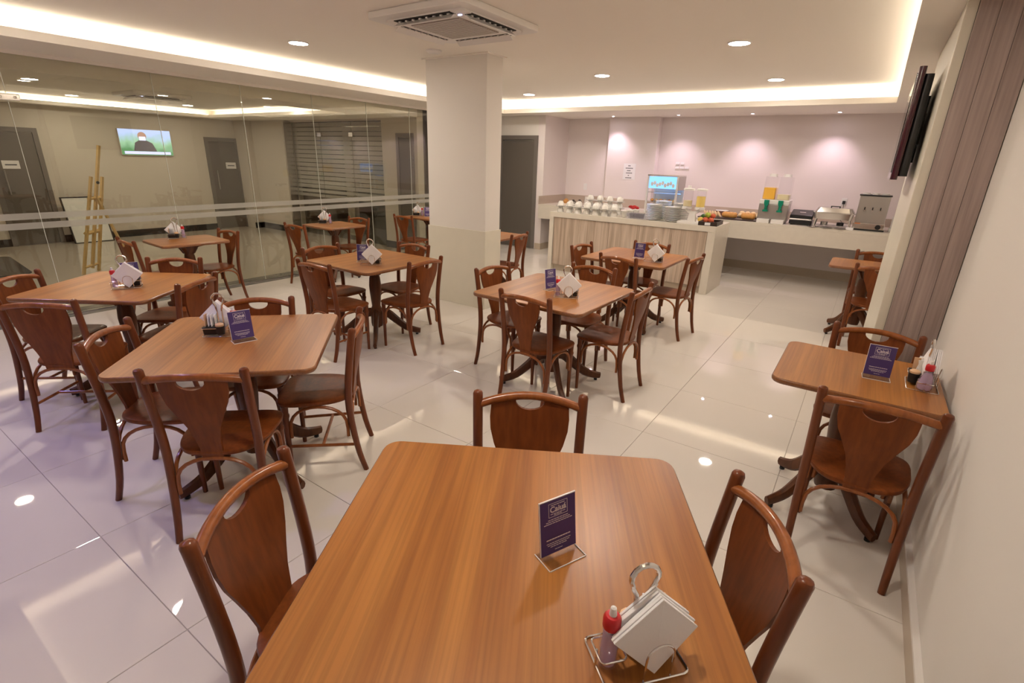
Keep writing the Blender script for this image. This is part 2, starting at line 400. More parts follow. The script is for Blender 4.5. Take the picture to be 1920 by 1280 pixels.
t = thing('glass_clamp', 'chrome patch fitting on the glass partition at the left edge', 'clamp', (XG, 1.53, 2.05))
MB().box(0.0065, 0.024, -0.085, 0.085, -0.028, 0.028).obj('plate', 'chrome', t, bevel=0.006)
MB().lathe([(0.012, 0.024), (0.012, 0.030), (0.004, 0.031)], 12, ax='x', c=(0, 0.05, 0)).lathe([(0.012, 0.024), (0.012, 0.030), (0.004, 0.031)], 12, ax='x', c=(0, -0.05, 0)).obj('screws', 'chrome', t, True)

# ------------------------------------------------------------------ lobby beyond the glass
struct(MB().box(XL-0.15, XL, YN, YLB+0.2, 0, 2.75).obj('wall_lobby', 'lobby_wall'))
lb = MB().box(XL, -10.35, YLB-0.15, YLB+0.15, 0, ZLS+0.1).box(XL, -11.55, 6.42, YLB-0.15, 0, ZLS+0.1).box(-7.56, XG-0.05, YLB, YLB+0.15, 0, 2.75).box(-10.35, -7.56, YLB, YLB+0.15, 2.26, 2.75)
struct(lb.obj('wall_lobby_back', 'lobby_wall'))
struct(MB().box(XL, XL+0.015, YN, 2.30, 0, 0.125).box(XL, XL+0.015, 3.02, 5.74, 0, 0.125).obj('baseboard_lobby', 'dark_stone'))
struct(MB().box(-11.55, -10.35, YLB-0.165, YLB-0.15, 0, 0.125).box(-11.565, -11.55, 6.405, YLB-0.15, 0, 0.125).box(-7.56, -7.15, YLB-0.015, YLB, 0, 0.125).obj('baseboard_lobby_back', 'dark_stone'))
LX0, LX1, LY1 = -11.62, -7.3, 5.78
struct(MB().box(XL, XG-0.1, YN, YLB, ZLC, ZLC+0.08).obj('ceiling_lobby', 'ceiling'))
sf = MB()
ring(sf, LX0-0.12, LX1+0.12, -1.2-0.12, LY1+0.12, XL, XG-0.03, YN, YLB, ZLS, ZLC)
ring(sf, LX0, LX1, -1.2, LY1, LX0-0.12, LX1+0.12, -1.2-0.12, LY1+0.12, ZLS, ZLS+0.055)
so2 = struct(sf.obj('ceiling_lobby_soffit', 'ceiling'))
for x0, x1, y0, y1 in ((LX0-0.08, LX0-0.05, -1.2, LY1), (LX1+0.05, LX1+0.08, -1.2, LY1), (LX0, LX1, LY1+0.05, LY1+0.08)):
    MB().box(x0, x1, y0, y1, ZLS+0.056, ZLS+0.062).obj('led_tape', 'cove_lobby', so2)
for x, y, lbl in ((-8.99, 2.34, 'left pair, nearer the glass'), (-11.03, 3.35, 'left pair, nearer the far wall'), (-10.79, 5.0, 'right of the lobby cassette'), (-8.54, 5.43, 'nearest the striped glass screen'), (-7.7, 0.9, 'far left, mirrored in the floor')):
    downlight(x, y, ZLC, 'round lobby downlight behind the glass, '+lbl, 'led_lobby', 0.08, 'round downlights of the lobby')

def door(name, x, y, rz, w, h, label, fr=0.07, sign=None, handle=False):
    """leaf faces local -y, hinge line along x, origin at floor centre"""
    d = struct(link(name, None, None, (x, y, 0), rz), label)
    MB().box(-w/2, -w/2+fr, -0.03, 0.0, 0, h).box(w/2-fr, w/2, -0.03, 0.0, 0, h).box(-w/2+fr, w/2-fr, -0.03, 0.0, h-fr, h).obj('door_frame', 'door_frame', d)
    lf = MB().box(-w/2+fr+0.003, w/2-fr-0.003, -0.018, 0.0, 0.008, h-fr-0.003).obj('door_leaf', 'door_grey', d)
    if handle:
        MB().tube([(-w/2+fr+0.09, -0.05, 0.85), (-w/2+fr+0.09, -0.05, 1.25)], 0.011, 8).box(-w/2+fr+0.082, -w/2+fr+0.098, -0.05, -0.018, 0.87, 0.885).box(-w/2+fr+0.082, -w/2+fr+0.098, -0.05, -0.018, 1.215, 1.23).obj('handle', 'steel', lf, True)
    if sign:
        s = MB().box(sign[0]-0.11, sign[0]+0.11, -0.021, -0.0185, sign[1]-0.065, sign[1]+0.065).obj('paper_sign', 'paper', lf)
        MB().box(sign[0]-0.075, sign[0]+0.075, -0.0215, -0.021, sign[1]-0.012, sign[1]+0.008).obj('print_line', 'print_dark', s)
    return d
door('door_1', -5.80, YD-0.0, 0, 0.88, 2.10, 'grey door left of the buffet recess')
MB().box(-6.13, -5.47, YD-0.024, YD-0.0185, 2.0, 2.015).obj('trim_4', 'steel')['kind'] = 'structure'
MB().box(-6.16, -5.30, YD-0.05, YD-0.031, 0.0, 0.012).obj('trim_5', 'steel')['kind'] = 'structure'
door('door_2', XL, 2.66, PI/2, 0.72, 1.92, 'dark grey lobby door at the left edge', sign=(-0.09, 1.33), handle=True)
door('door_3', XL, 6.10, PI/2, 0.72, 1.92, 'dark grey lobby door with a paper sign', sign=(0.13, 1.35), handle=True)
door('door_4', -7.06+0.1, YLB, 0, 0.42, 2.04, 'dark grey lobby door next to the striped glass')

# striped glass screen in the lobby back wall, dark room behind
struct(MB().box(-10.5, -7.4, YLB+1.6, YLB+1.65, 0, 2.7).box(-10.5, -10.45, YLB+0.16, YLB+1.6, 0, 2.7).box(-7.45, -7.4, YLB+0.16, YLB+1.6, 0, 2.7).box(-10.5, -7.4, YLB+0.16, YLB+1.65, 2.6, 2.7).box(-10.5, -7.4, YLB+0.1, YLB+1.65, -0.1, 0).obj('wall_storeroom', 'door_grey'), 'dark room behind the striped glass')
gw = struct(link('window_2', None, None, (0, YLB+0.05, 0)), 'striped frosted glass screen in the lobby back wall')
for k, (a, b_) in enumerate(((-10.34, -9.42), (-9.41, -8.45), (-8.44, -7.57))):
    h = (b_-a)/2
    g = MB().box(-h, h, -0.004, 0.004, 0.01, 2.25).obj('glass_panel', 'glass_wall', gw, loc=((a+b_)/2, 0, 0))
    z = 2.24; me = MB().box(-h, h, -0.0060, -0.0045, -0.073, 0).mesh('frosted_stripe', 'frost_strip')
    while z > 1.0:
        link('frosted_stripe', me, g, (0, 0, z)); z -= 0.085
    z = 0.95
    for q in range(2): MB().box(-h, h, -0.0060, -0.0045, -0.06, 0).obj('frosted_stripe', 'glass_frost', g, loc=(0, 0, z-0.09*q))
    if k < 2:
        MB().box(h-0.06, h+0.06, -0.03, 0.03, 1.98, 2.06).obj('patch_fitting', 'steel_bright', g, bevel=0.006)
struct(MB().box(-9.30, -9.08, YLB+0.5, YLB+0.62, 0, 2.3).obj('wall_storeroom_post', 'lobby_wall'), 'brown post behind the striped glass')
struct(MB().box(-10.37, -10.33, YLB-0.16, YLB+0.02, 0, 2.27).obj('trim_6', 'steel_bright'), 'bright edge profile of the striped screen')

def cassette(name, x, y, z, s, rz, label):
    t = thing(name, label, 'air conditioner', (x, y, z), rz)
    MB().prism(rrect(s, s, 0.05), -0.045, 0.0).obj('panel', 'white_plastic', t, bevel=0.008)
    MB().prism(rrect(s*0.80, s*0.80, 0.04), -0.06, -0.044).obj('raised_frame', 'white_plastic', t, bevel=0.004)
    g = MB().box(-s*0.25, s*0.25, -s*0.25, s*0.25, -0.068, -0.058).obj('intake_grille', 'grille', t)
    sl = MB().box(-s*0.25, s*0.25, -0.002, 0.002, -0.0705, -0.068).mesh('grille_bar', 'white_plastic')
    for k in range(17): link('grille_bar', sl, g, (0, -s*0.24+s*0.03*k, 0))
    for q in range(4):
        a = q*PI/2
        MB().box(-s*0.29, s*0.29, s*0.335, s*0.40, -0.0615, -0.055).obj('air_slot', 'dark_gap', t, rz=a)
        v = MB().box(-s*0.29, s*0.29, -0.004, 0.05, -0.006, 0.0).rot('X', math.radians(-38)).obj('louvre_flap', 'white_plastic', t, rz=a)
        v.location = Matrix.Rotation(a, 3, 'Z') @ Vector((0, s*0.355, -0.063))
        vm = MB().box(-0.009, 0.009, s*0.337, s*0.380, -0.070, -0.061).mesh('vane', 'white_plastic')
        for k in range(8):
            c = link('vane', vm, t, (0, 0, 0), a); c.location = Matrix.Rotation(a, 3, 'Z') @ Vector((-s*0.25+s*0.5*k/7, 0, 0))
    MB().ball((0, 0, 0), 0.012, 10, 6, (1.6, 1, 0.3)).obj('status_light', 'ac_led', t, loc=(s*0.30, -s*0.30, -0.061))
    MB().ball((0, 0, 0), 0.03, 12, 6, (1, 0.5, 0.1)).obj('badge', 'grille', t, loc=(s*0.31, 0.0, -0.0605), rz=PI/2)
    return t
cassette('ceiling_cassette', -2.93, 3.42, ZC, 0.95, 0.0, 'white four-way cassette air conditioner hanging below the ceiling')
cassette('ceiling_cassette', -9.35, 3.85, ZLC, 0.8, 0.0, 'grey-looking cassette air conditioner on the lobby ceiling behind the glass')
t = thing('smoke_detector', 'small white round detector on the ceiling beside the column', 'detector', (-3.90, 4.22, ZC))
MB().lathe([(0.075, 0), (0.075, -0.012), (0.06, -0.026), (0.03, -0.03), (0.001, -0.03)], 24).obj('housing', 'white_plastic', t, True)
MB().lathe([(0.078, 0.0), (0.078, -0.005)], 24).obj('base_ring', 'white_plastic', t)

# ------------------------------------------------------------------ chair prototypes
def post_y(z):
    pts = [(0, -0.235), (0.12, -0.207), (0.30, -0.182), (0.44, -0.174), (0.60, -0.186), (0.80, -0.213), (0.86, -0.222)]
    for (z0, y0), (z1, y1) in zip(pts, pts[1:]):
        if z <= z1: return y0+(y1-y0)*(z-z0)/(z1-z0)
    return pts[-1][1]
BOW = 0.034
def back_y(x, z): return post_y(z) + 0.004 - BOW*(1-(x/0.19)**2)*min(1, max(0, (z-0.42)/0.25))
def splat_mesh(wide=False):
    prof = [(0.395, 0.075), (0.46, 0.079), (0.52, 0.092), (0.58, 0.112), (0.64, 0.134), (0.70, 0.148), (0.75, 0.151), (0.79, 0.148)] if wide else [(0.395, 0.043), (0.46, 0.045), (0.52, 0.052), (0.58, 0.066), (0.64, 0.090), (0.70, 0.117), (0.75, 0.129), (0.79, 0.131)]
    def top(x): return 0.800+0.026*(1-(x/0.19)**2)
    L = [(-w_, z) for z, w_ in prof]; Rr = [(w_, z) for z, w_ in prof][::-1]
    ww = prof[-1][1]; pts = L + [(-ww, top(ww)), (-0.09, top(0.09)), (-0.056, top(0.056))]
    pts += [(0.056*math.cos(a), 0.812-0.040*math.sin(a)) for a in [PI-PI*k/10 for k in range(1, 10)]]
    pts += [(0.056, top(0.056)), (0.09, top(0.09)), (ww, top(ww))] + Rr
    bm = bmesh.new(); vs_ = [bm.verts.new((x, 0, z)) for x, z in pts]; bm.faces.new(vs_)
    for x in [-0.135, -0.11, -0.085, -0.056, -0.028, 0, 0.028, 0.056, 0.085, 0.11, 0.135]:
        bmesh.ops.bisect_plane(bm, geom=bm.verts[:]+bm.edges[:]+bm.faces[:], plane_co=(x, 0, 0), plane_no=(1, 0, 0))
    for z in [0.46, 0.52, 0.58, 0.64, 0.70, 0.75]:
        bmesh.ops.bisect_plane(bm, geom=bm.verts[:]+bm.edges[:]+bm.faces[:], plane_co=(0, 0, z), plane_no=(0, 0, 1))
    r = bmesh.ops.extrude_face_region(bm, geom=bm.faces[:])
    for v in [g for g in r['geom'] if isinstance(g, bmesh.types.BMVert)]: v.co.y -= 0.012
    for v in bm.verts: v.co.y += back_y(v.co.x, v.co.z)
    bmesh.ops.recalc_face_normals(bm, faces=bm.faces)
    me = bpy.data.meshes.new('backrest'); bm.to_mesh(me); bm.free(); me.materials.append(MATS['chair_wood'])
    for p in me.polygons: p.use_smooth = True
    try: me.set_sharp_from_angle(angle=math.radians(40))
    except Exception: pass
    return me
def seat_outline():
    out = []
    for k in range(40):
        a = 2*PI*k/40; c, s = math.cos(a), math.sin(a)
        x = math.copysign(abs(c)**(0.36 if s > 0 else 0.6), c); y = math.copysign(abs(s)**(0.36 if s > 0 else 0.75), s)
        wd = 0.200 if y > 0.2 else 0.200-0.028*(0.2-y)/1.2
        out.append((x*wd, y*0.195+0.005))
    return out
def sub(*pts, n=3):
    """smooth a point list (Catmull-Rom)"""
    P = [Vector(p) for p in pts]; out = []
    for i in range(len(P)-1):
        p0, p1, p2, p3 = P[max(i-1, 0)], P[i], P[i+1], P[min(i+2, len(P)-1)]
        for k in range(n):
            t_ = k/n
            out.append(tuple(0.5*((2*p1)+(-p0+p2)*t_+(2*p0-5*p1+4*p2-p3)*t_*t_+(-p0+3*p1-3*p2+p3)*t_**3)))
    out.append(tuple(P[-1])); return out
def make_chair(kind):
    t = thing('dining_chair', 'x', 'chair')
    so_ = seat_outline(); mb = MB(); i0 = len(mb.v)
    n = len(so_)
    for z, k in ((0.418, 0.95), (0.424, 0.985), (0.436, 1.0), (0.443, 0.985), (0.446, 0.94), (0.442, 0.6), (0.440, 0.2)):
        mb.v += [(x*k, 0.008+(y-0.008)*k, z) for x, y in so_]
    for q in range(6):
        for k in range(n): mb.f.append((q*n+k, q*n+(k+1) % n, (q+1)*n+(k+1) % n, (q+1)*n+k))
    mb.f.append(tuple(range(n))[::-1]); mb.f.append(tuple(6*n+k for k in range(n)))
    seat = mb.obj('seat', 'chair_wood', t, True)
    link('backrest', splat_mesh(kind == 'stretch'), t)
    cr = [(x, back_y(x, 0.81)-0.004, 0.803+0.028*(1-(x/0.19)**2)) for x in [-0.19+0.38*k/14 for k in range(15)]]
    MB().tube(cr, 0.0155, 10, flat=1.1).obj('crest_rail', 'chair_rail', t, True)
    for s in (-1, 1):
        pts = sub((s*0.184, -0.237, 0), (s*0.187, -0.207, 0.12), (s*0.190, -0.182, 0.30), (s*0.191, -0.174, 0.44), (s*0.193, -0.186, 0.60), (s*0.197, -0.213, 0.80), (s*0.198, -0.220, 0.846))
        m_ = len(pts); rad = [0.0145+0.0045*min(1, k/(m_*0.45)) for k in range(m_)]
        pts += [(s*0.198, -0.2215, 0.855), (s*0.198, -0.222, 0.860)]; rad += [0.0155, 0.006]
        MB().tube(pts, rad, 10).obj('back_post', 'chair_post', t, True)
        MB().lathe([(0.0115, 0), (0.0135, 0.15), (0.0165, 0.33), (0.0175, 0.345), (0.021, 0.352), (0.021, 0.366), (0.017, 0.373), (0.0195, 0.42)], 10, c=(s*0.165, 0.155, 0)).obj('front_leg', 'chair_post', t, True)
    lo, hi = 0.225, 0.408
    def arch(p, q, rise=hi):
        P, Q = Vector(p), Vector(q); out = [p]
        for k in range(0, 13):
            a = PI-PI*k/12; f = 0.5+0.5*math.cos(a)
            c = P.lerp(Q, f); out.append((c.x, c.y, lo+0.05+(rise-lo-0.05)*math.sin(a)**0.75))
        out.append(q); return out
    MB().tube(arch((-0.166, -0.182, lo), (0.166, -0.182, lo)), 0.009, 7).obj('arched_brace', 'chair_rail', t, True)
    if kind == 'arch':
        for s in (-1, 1): MB().tube(arch((s*0.184, -0.158, lo), (s*0.168, 0.134, lo)), 0.009, 7).obj('arched_brace', 'chair_rail', t, True)
        MB().tube(arch((-0.143, 0.155, lo), (0.143, 0.155, lo)), 0.009, 7).obj('arched_brace', 'chair_rail', t, True)
    else:
        for s in (-1, 1): MB().tube([(s*0.186, -0.20, 0.17), (s*0.166, 0.15, 0.17)], 0.009, 7).obj('stretcher', 'chair_rail', t, True)
        MB().tube([(-0.176, -0.02, 0.17), (0.176, -0.02, 0.17)], 0.009, 7).obj('stretcher', 'chair_rail', t, True)
        for s in (-1, 1): MB().tube(arch((s*0.184, -0.158, lo), (s*0.168, 0.134, lo)), 0.009, 7).obj('arched_brace', 'chair_rail', t, True)
    scr = MB()
    for s in (-1, 1): scr.lathe([(0.005, 0), (0.005, 0.003), (0.001, 0.004)], 8, c=(s*0.025, -0.187, 0.430), ax='y')
    return t
PROTO = {'arch': make_chair('arch'), 'stretch': make_chair('stretch')}
USED = set()
GROUP_CH = 'bentwood dining chairs'
def chair(mx, my, face, label, kind='arch', table=None, sc=1.0):
    """mx,my: midpoint between the tops of the back posts; face: heading of the sitter in degrees"""
    mx *= 1.019; my *= 1.019
    a = math.radians(face); fx, fy = math.cos(a), math.sin(a)
    if table:                      # keep the back posts clear of the table edge
        tx, ty, ta, tw, td = table
        dx, dy = tx-mx, ty-my; ta = math.radians(ta)
        lx, ly = fx*math.cos(ta)+fy*math.sin(ta), -fx*math.sin(ta)+fy*math.cos(ta)
        half = (tw if abs(lx) > abs(ly) else td)/2
        along = dx*fx+dy*fy
        need = half+0.05
        if along < need: mx -= fx*(need-along); my -= fy*(need-along)
    cx, cy = mx+fx*0.215*sc, my+fy*0.215*sc
    if kind not in USED: o = PROTO[kind]; USED.add(kind)
    else: o = copy_tree(PROTO[kind])
    o.location = (cx, cy, 0); o.rotation_euler = (0, 0, a-PI/2); o.scale = (sc, sc, sc*0.971)
    tag(o, label, 'chair', GROUP_CH); return o

# ------------------------------------------------------------------ pedestal tables
TH = 0.742
def table(x, y, ang, w_, d_, label, foot_r=0.40, group='square four-seat tables'):
    t = thing('pedestal_table', label, 'table', (x, y, 0), math.radians(ang), group)
    th = 0.026; r = 0.055
    inner = rrect(w_-0.012, d_-0.012, r-0.006, 6)
    MB().prism(inner, TH-th+0.003, TH).obj('tabletop', 'table_veneer', t)
    mb = MB(); N = len(inner)
    loops = []
    for off, z in ((0.0, TH-0.0002), (0.004, TH-0.0012), (0.0075, TH-0.005), (0.009, TH-0.013), (0.0075, TH-0.021), (0.003, TH-th), (-0.03, TH-th)):
        loops.append([(p[0], p[1], z) for p in rrect(w_-0.012+2*off-0.006, d_-0.012+2*off-0.006, max(0.01, r-0.006+off), 6)])
    for lp in loops: mb.v += lp
    for q in range(len(loops)-1):
        for k in range(N): mb.f.append((q*N+k, q*N+(k+1) % N, (q+1)*N+(k+1) % N, (q+1)*N+k))
    mb.obj('edge_moulding', 'table_edge', t, True)
    zt = TH-th
    br = MB()
    for a in (PI/4, -PI/4):
        i = len(br.v); L = min(w_, d_)*0.36
        br.prism([(-L, 0), (L, 0), (L, -0.014), (0.10, -0.045), (0.055, -0.115), (-0.055, -0.115), (-0.10, -0.045), (-L, -0.014)], -0.016, 0.016)
        for k in range(i, len(br.v)):
            X, Y, Z = br.v[k]; br.v[k] = (X*math.cos(a)-Z*math.sin(a), X*math.sin(a)+Z*math.cos(a), zt-0.001+Y)
    br.obj('top_bracket', 'pedestal_wood', t)
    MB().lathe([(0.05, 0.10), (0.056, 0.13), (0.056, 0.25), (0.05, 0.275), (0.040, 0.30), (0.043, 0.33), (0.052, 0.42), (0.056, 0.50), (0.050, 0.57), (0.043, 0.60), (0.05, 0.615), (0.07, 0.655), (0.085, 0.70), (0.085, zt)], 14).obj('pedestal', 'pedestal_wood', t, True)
    fm = None
    for q in range(4):
        a = PI/4+q*PI/2
        if fm is None:
            mb = MB(); f = foot_r/0.40
            path = sub((0.035, 0, 0.235), (0.10*f, 0, 0.225), (0.18*f, 0, 0.155), (0.28*f, 0, 0.075), (0.365*f, 0, 0.044), (0.41*f, 0, 0.036))
            m_ = len(path); mb.tube(path, [0.046-0.020*k/(m_-1) for k in range(m_)], 8, flat=1.0)
            for k in range(len(mb.v)): X, Y, Z = mb.v[k]; mb.v[k] = (X, Y*0.62, Z)
            fm = mb.mesh('foot', 'pedestal_wood', True); gm = MB().lathe([(0.014, 0), (0.014, 0.014)], 10, c=(0.375*f, 0, 0)).mesh('glide', 'black_plastic')
        fo = link('foot', fm, t, (0, 0, 0), a); link('glide', gm, fo)
    return (x, y, ang, w_, d_)
G2 = 'small two-seat tables'
T1 = table(-0.545, 0.862, 30.1, 0.952, 0.90, 'large square wooden table in the foreground, grain running towards the camera')
T2 = table(-2.515, 1.219, 45.5, 0.88, 0.88, 'square wooden table at the left front, its condiment stand seen from the back')
T3 = table(-4.235, 1.300, 35.5, 0.88, 0.83, 'square wooden table cut by the left edge of the picture')
T4 = table(-5.94, 2.508, -3, 0.60, 0.66, 'small wooden table by the glass, in front of the easel', 0.30, G2)
T5 = table(-6.02, 4.44, -2, 0.64, 0.62, 'small wooden table by the glass, in front of the striped screen', 0.30, G2)
T6 = table(-5.92, 6.22, 0, 0.66, 0.66, 'small wooden table by the glass, half hidden left of the column', 0.30, G2)
T7 = table(-1.912, 5.10, 0, 0.88, 0.88, 'square wooden table directly in front of the buffet island')
T8 = table(-1.80, 3.228, -1, 0.90, 0.92, 'square wooden table in the middle of the room, right of the column')
T9 = table(-3.695, 3.122, 0, 0.86, 0.88, 'square wooden table in front of the column')
T10 = table(0.118, 2.794, 0, 0.66, 0.66, 'small wooden table pushed against the right wall in front of the pillar', 0.32, G2)
T11 = table(0.115, 6.38, 0, 0.68, 0.62, 'small wooden table half hidden behind the wood-clad pillar', 0.32, G2)
T12 = table(-3.94, 5.28, 0, 0.70, 0.66, 'small wooden table mostly hidden behind the column, near the grey door', 0.32, G2)

B = 'brown bentwood chair '
chair(-0.877, 1.431, -58, B+'on the far side of the foreground table', 'stretch', table=T1)
chair(-1.154, 0.512, 28.5, B+'on the left side of the foreground table', 'stretch', table=T1)
chair(-0.046, 1.201, 211, B+'on the right side of the foreground table', 'stretch', table=T1)
chair(-2.048, 0.797, 131, B+'back to the camera at the left front table', table=T2)
chair(-2.823, 0.77, 44, B+'left end of the left front table', table=T2)
chair(-2.108, 1.633, 225, B+'right end of the left front table, side stretchers showing', 'stretch', table=T2)
chair(-2.858, 1.522, -44, B+'far side of the left front table', table=T2)
chair(-3.69, 0.735, 131, B+'back to the camera at the table cut by the left edge', 'stretch', table=T3)
chair(-4.51, 0.822, 37, B+'at the extreme left edge of the picture', 'stretch', table=T3)
chair(-3.614, 1.543, 211, B+'right side of the table at the left edge', 'stretch', table=T3)
chair(-4.455, 1.76, -48, B+'far side of the table at the left edge', table=T3)
chair(-5.86, 1.934, 90, B+'left of the small table by the easel', table=T4, sc=0.97)
chair(-5.885, 2.925, -87, B+'right of the small table by the easel', table=T4, sc=0.97)
chair(-5.90, 3.765, 93, B+'left of the small table before the striped screen', table=T5, sc=0.97)
chair(-5.98, 4.83, -84, B+'right of the small table before the striped screen', table=T5, sc=0.97)
chair(-5.80, 5.52, 90, B+'left of the small table half hidden by the column', table=T6, sc=0.97)
chair(-3.335, 5.02, 186, B+'just right of the column, near the grey door', table=T12)
chair(-3.55, 2.393, 92, B+'near left corner of the table before the column', 'stretch', table=T9)
chair(-4.16, 2.90, 1, B+'far left of the table before the column', 'stretch', table=T9)
chair(-3.652, 3.60, -88, B+'far right of the table before the column', table=T9)
chair(-2.991, 3.081, 181, B+'near right of the table before the column', table=T9)
chair(-1.709, 2.66, 87, B+'near side of the table in the middle of the room', table=T8)
chair(-2.408, 3.258, -5, B+'left side of the table in the middle of the room', table=T8)
chair(-1.79, 3.831, -91, B+'far side of the table in the middle of the room', table=T8)
chair(-1.187, 3.355, 181, B+'right side of the table in the middle of the room', table=T8)
chair(-2.42, 4.85, -5, B+'left side of the table by the buffet island', table=T7)
chair(-1.893, 5.50, -92, B+'far side of the table by the buffet island', table=T7)
chair(-1.834, 4.441, 80, B+'near side of the table by the buffet island', table=T7)
chair(-1.266, 4.962, 174, B+'right side of the table by the buffet island', table=T7)
chair(0.197, 2.212, 90.5, B+'near side of the table against the right wall', table=T10)
chair(0.185, 3.291, -92, B+'far side of the table against the right wall', table=T10)
chair(0.19, 6.74, -90, B+'far side of the table behind the pillar', table=T11)
chair(0.215, 5.70, 90, B+'near side of the table behind the pillar', table=T11)

# ------------------------------------------------------------------ things on the tables
def text_mesh(body, size, mat):
    cu = bpy.data.curves.new('lettering', 'FONT'); cu.body = body; cu.size = size; cu.align_x = 'CENTER'; cu.align_y = 'CENTER'; cu.offset = size*0.028
    o = bpy.data.objects.new('lettering_tmp', cu); COL.objects.link(o); bpy.context.view_layer.update()
    me = bpy.data.meshes.new_from_object(o.evaluated_get(bpy.context.evaluated_depsgraph_get())); me.name = 'lettering'
    bpy.data.objects.remove(o, do_unlink=True); me.materials.clear(); me.materials.append(MATS[mat])
    return me
LOGO = text_mesh('Caiuá', 0.021, 'card_print')
def sign(x, y, deg, label):
    """acrylic stand, printed face towards local -y"""
    t = thing('table_sign', label, 'table sign', (x, y, TH), math.radians(deg), 'purple table signs')
    lean = math.radians(-8); H_ = 0.148
    def tilt(o): o.rotation_euler = (lean, 0, 0); return o
    tilt(MB().box(-0.0535, 0.0535, 0.0008, 0.0030, 0.004, H_+0.006).obj('acrylic_sheet', 'acrylic', t))
    MB().box(-0.0535, 0.0535, -0.038, 0.026, 0.0, 0.0025).obj('acrylic_foot', 'acrylic', t)
    MB().box(-0.0535, 0.0535, -0.0395, -0.038, 0.0, 0.003).box(-0.055, -0.0535, -0.038, 0.026, 0.0, 0.003).box(0.0535, 0.055, -0.038, 0.026, 0.0, 0.003).obj('foot_edge', 'white_plastic', t)
    card = tilt(MB().box(-0.0520, 0.0520, -0.0012, 0.0006, 0.010, H_+0.004).obj('card', 'card_purple', t))
    tilt(MB().box(-0.0535, 0.0535, -0.0012, 0.0030, H_+0.0042, H_+0.0062).box(-0.0535, -0.0522, -0.0012, 0.0030, 0.010, H_+0.004).obj('acrylic_edge', 'white_plastic', t))
    pr = MB(); yy0, yy1 = -0.0016, -0.00125
    zt_ = H_-0.004
    for (x0, x1, z0, z1) in ((-0.028, 0.028, zt_-0.001, zt_), (-0.028, 0.028, zt_-0.036, zt_-0.035), (-0.028, -0.027, zt_-0.036, zt_), (0.027, 0.028, zt_-0.036, zt_)):
        pr.box(x0, x1, yy0, yy1, z0, z1)
    for zc_, hw, hh in ((zt_-0.0055, 0.021, 0.0009), (zt_-0.0285, 0.022, 0.0008), (zt_-0.0320, 0.012, 0.0007), (zt_-0.0425, 0.030, 0.0009), (zt_-0.0475, 0.036, 0.0009), (zt_-0.0525, 0.042, 0.0009),
                        (0.049, 0.036, 0.0013), (0.039, 0.036, 0.0009), (0.034, 0.033, 0.0009), (0.029, 0.025, 0.0009), (0.019, 0.012, 0.0008)):
        n_ = max(3, int(hw/0.004)); stp = 2*hw/n_
        for k in range(n_):
            g_ = 0.15 + 0.25*random.random(); pr.box(-hw+stp*k, -hw+stp*(k+1-g_*0.5), yy0, yy1, zc_-hh, zc_+hh)
    pr.obj('print_lines', 'card_print', card)['kind'] = 'stuff'
    lg = link('lettering', LOGO, card, (0, yy0, zt_-0.0175)); lg.rotation_euler = (PI/2, 0, 0)
    return t
def rod(mb, pts, r=0.0022, closed=False): mb.tube(pts, r, 6, closed=closed); return mb
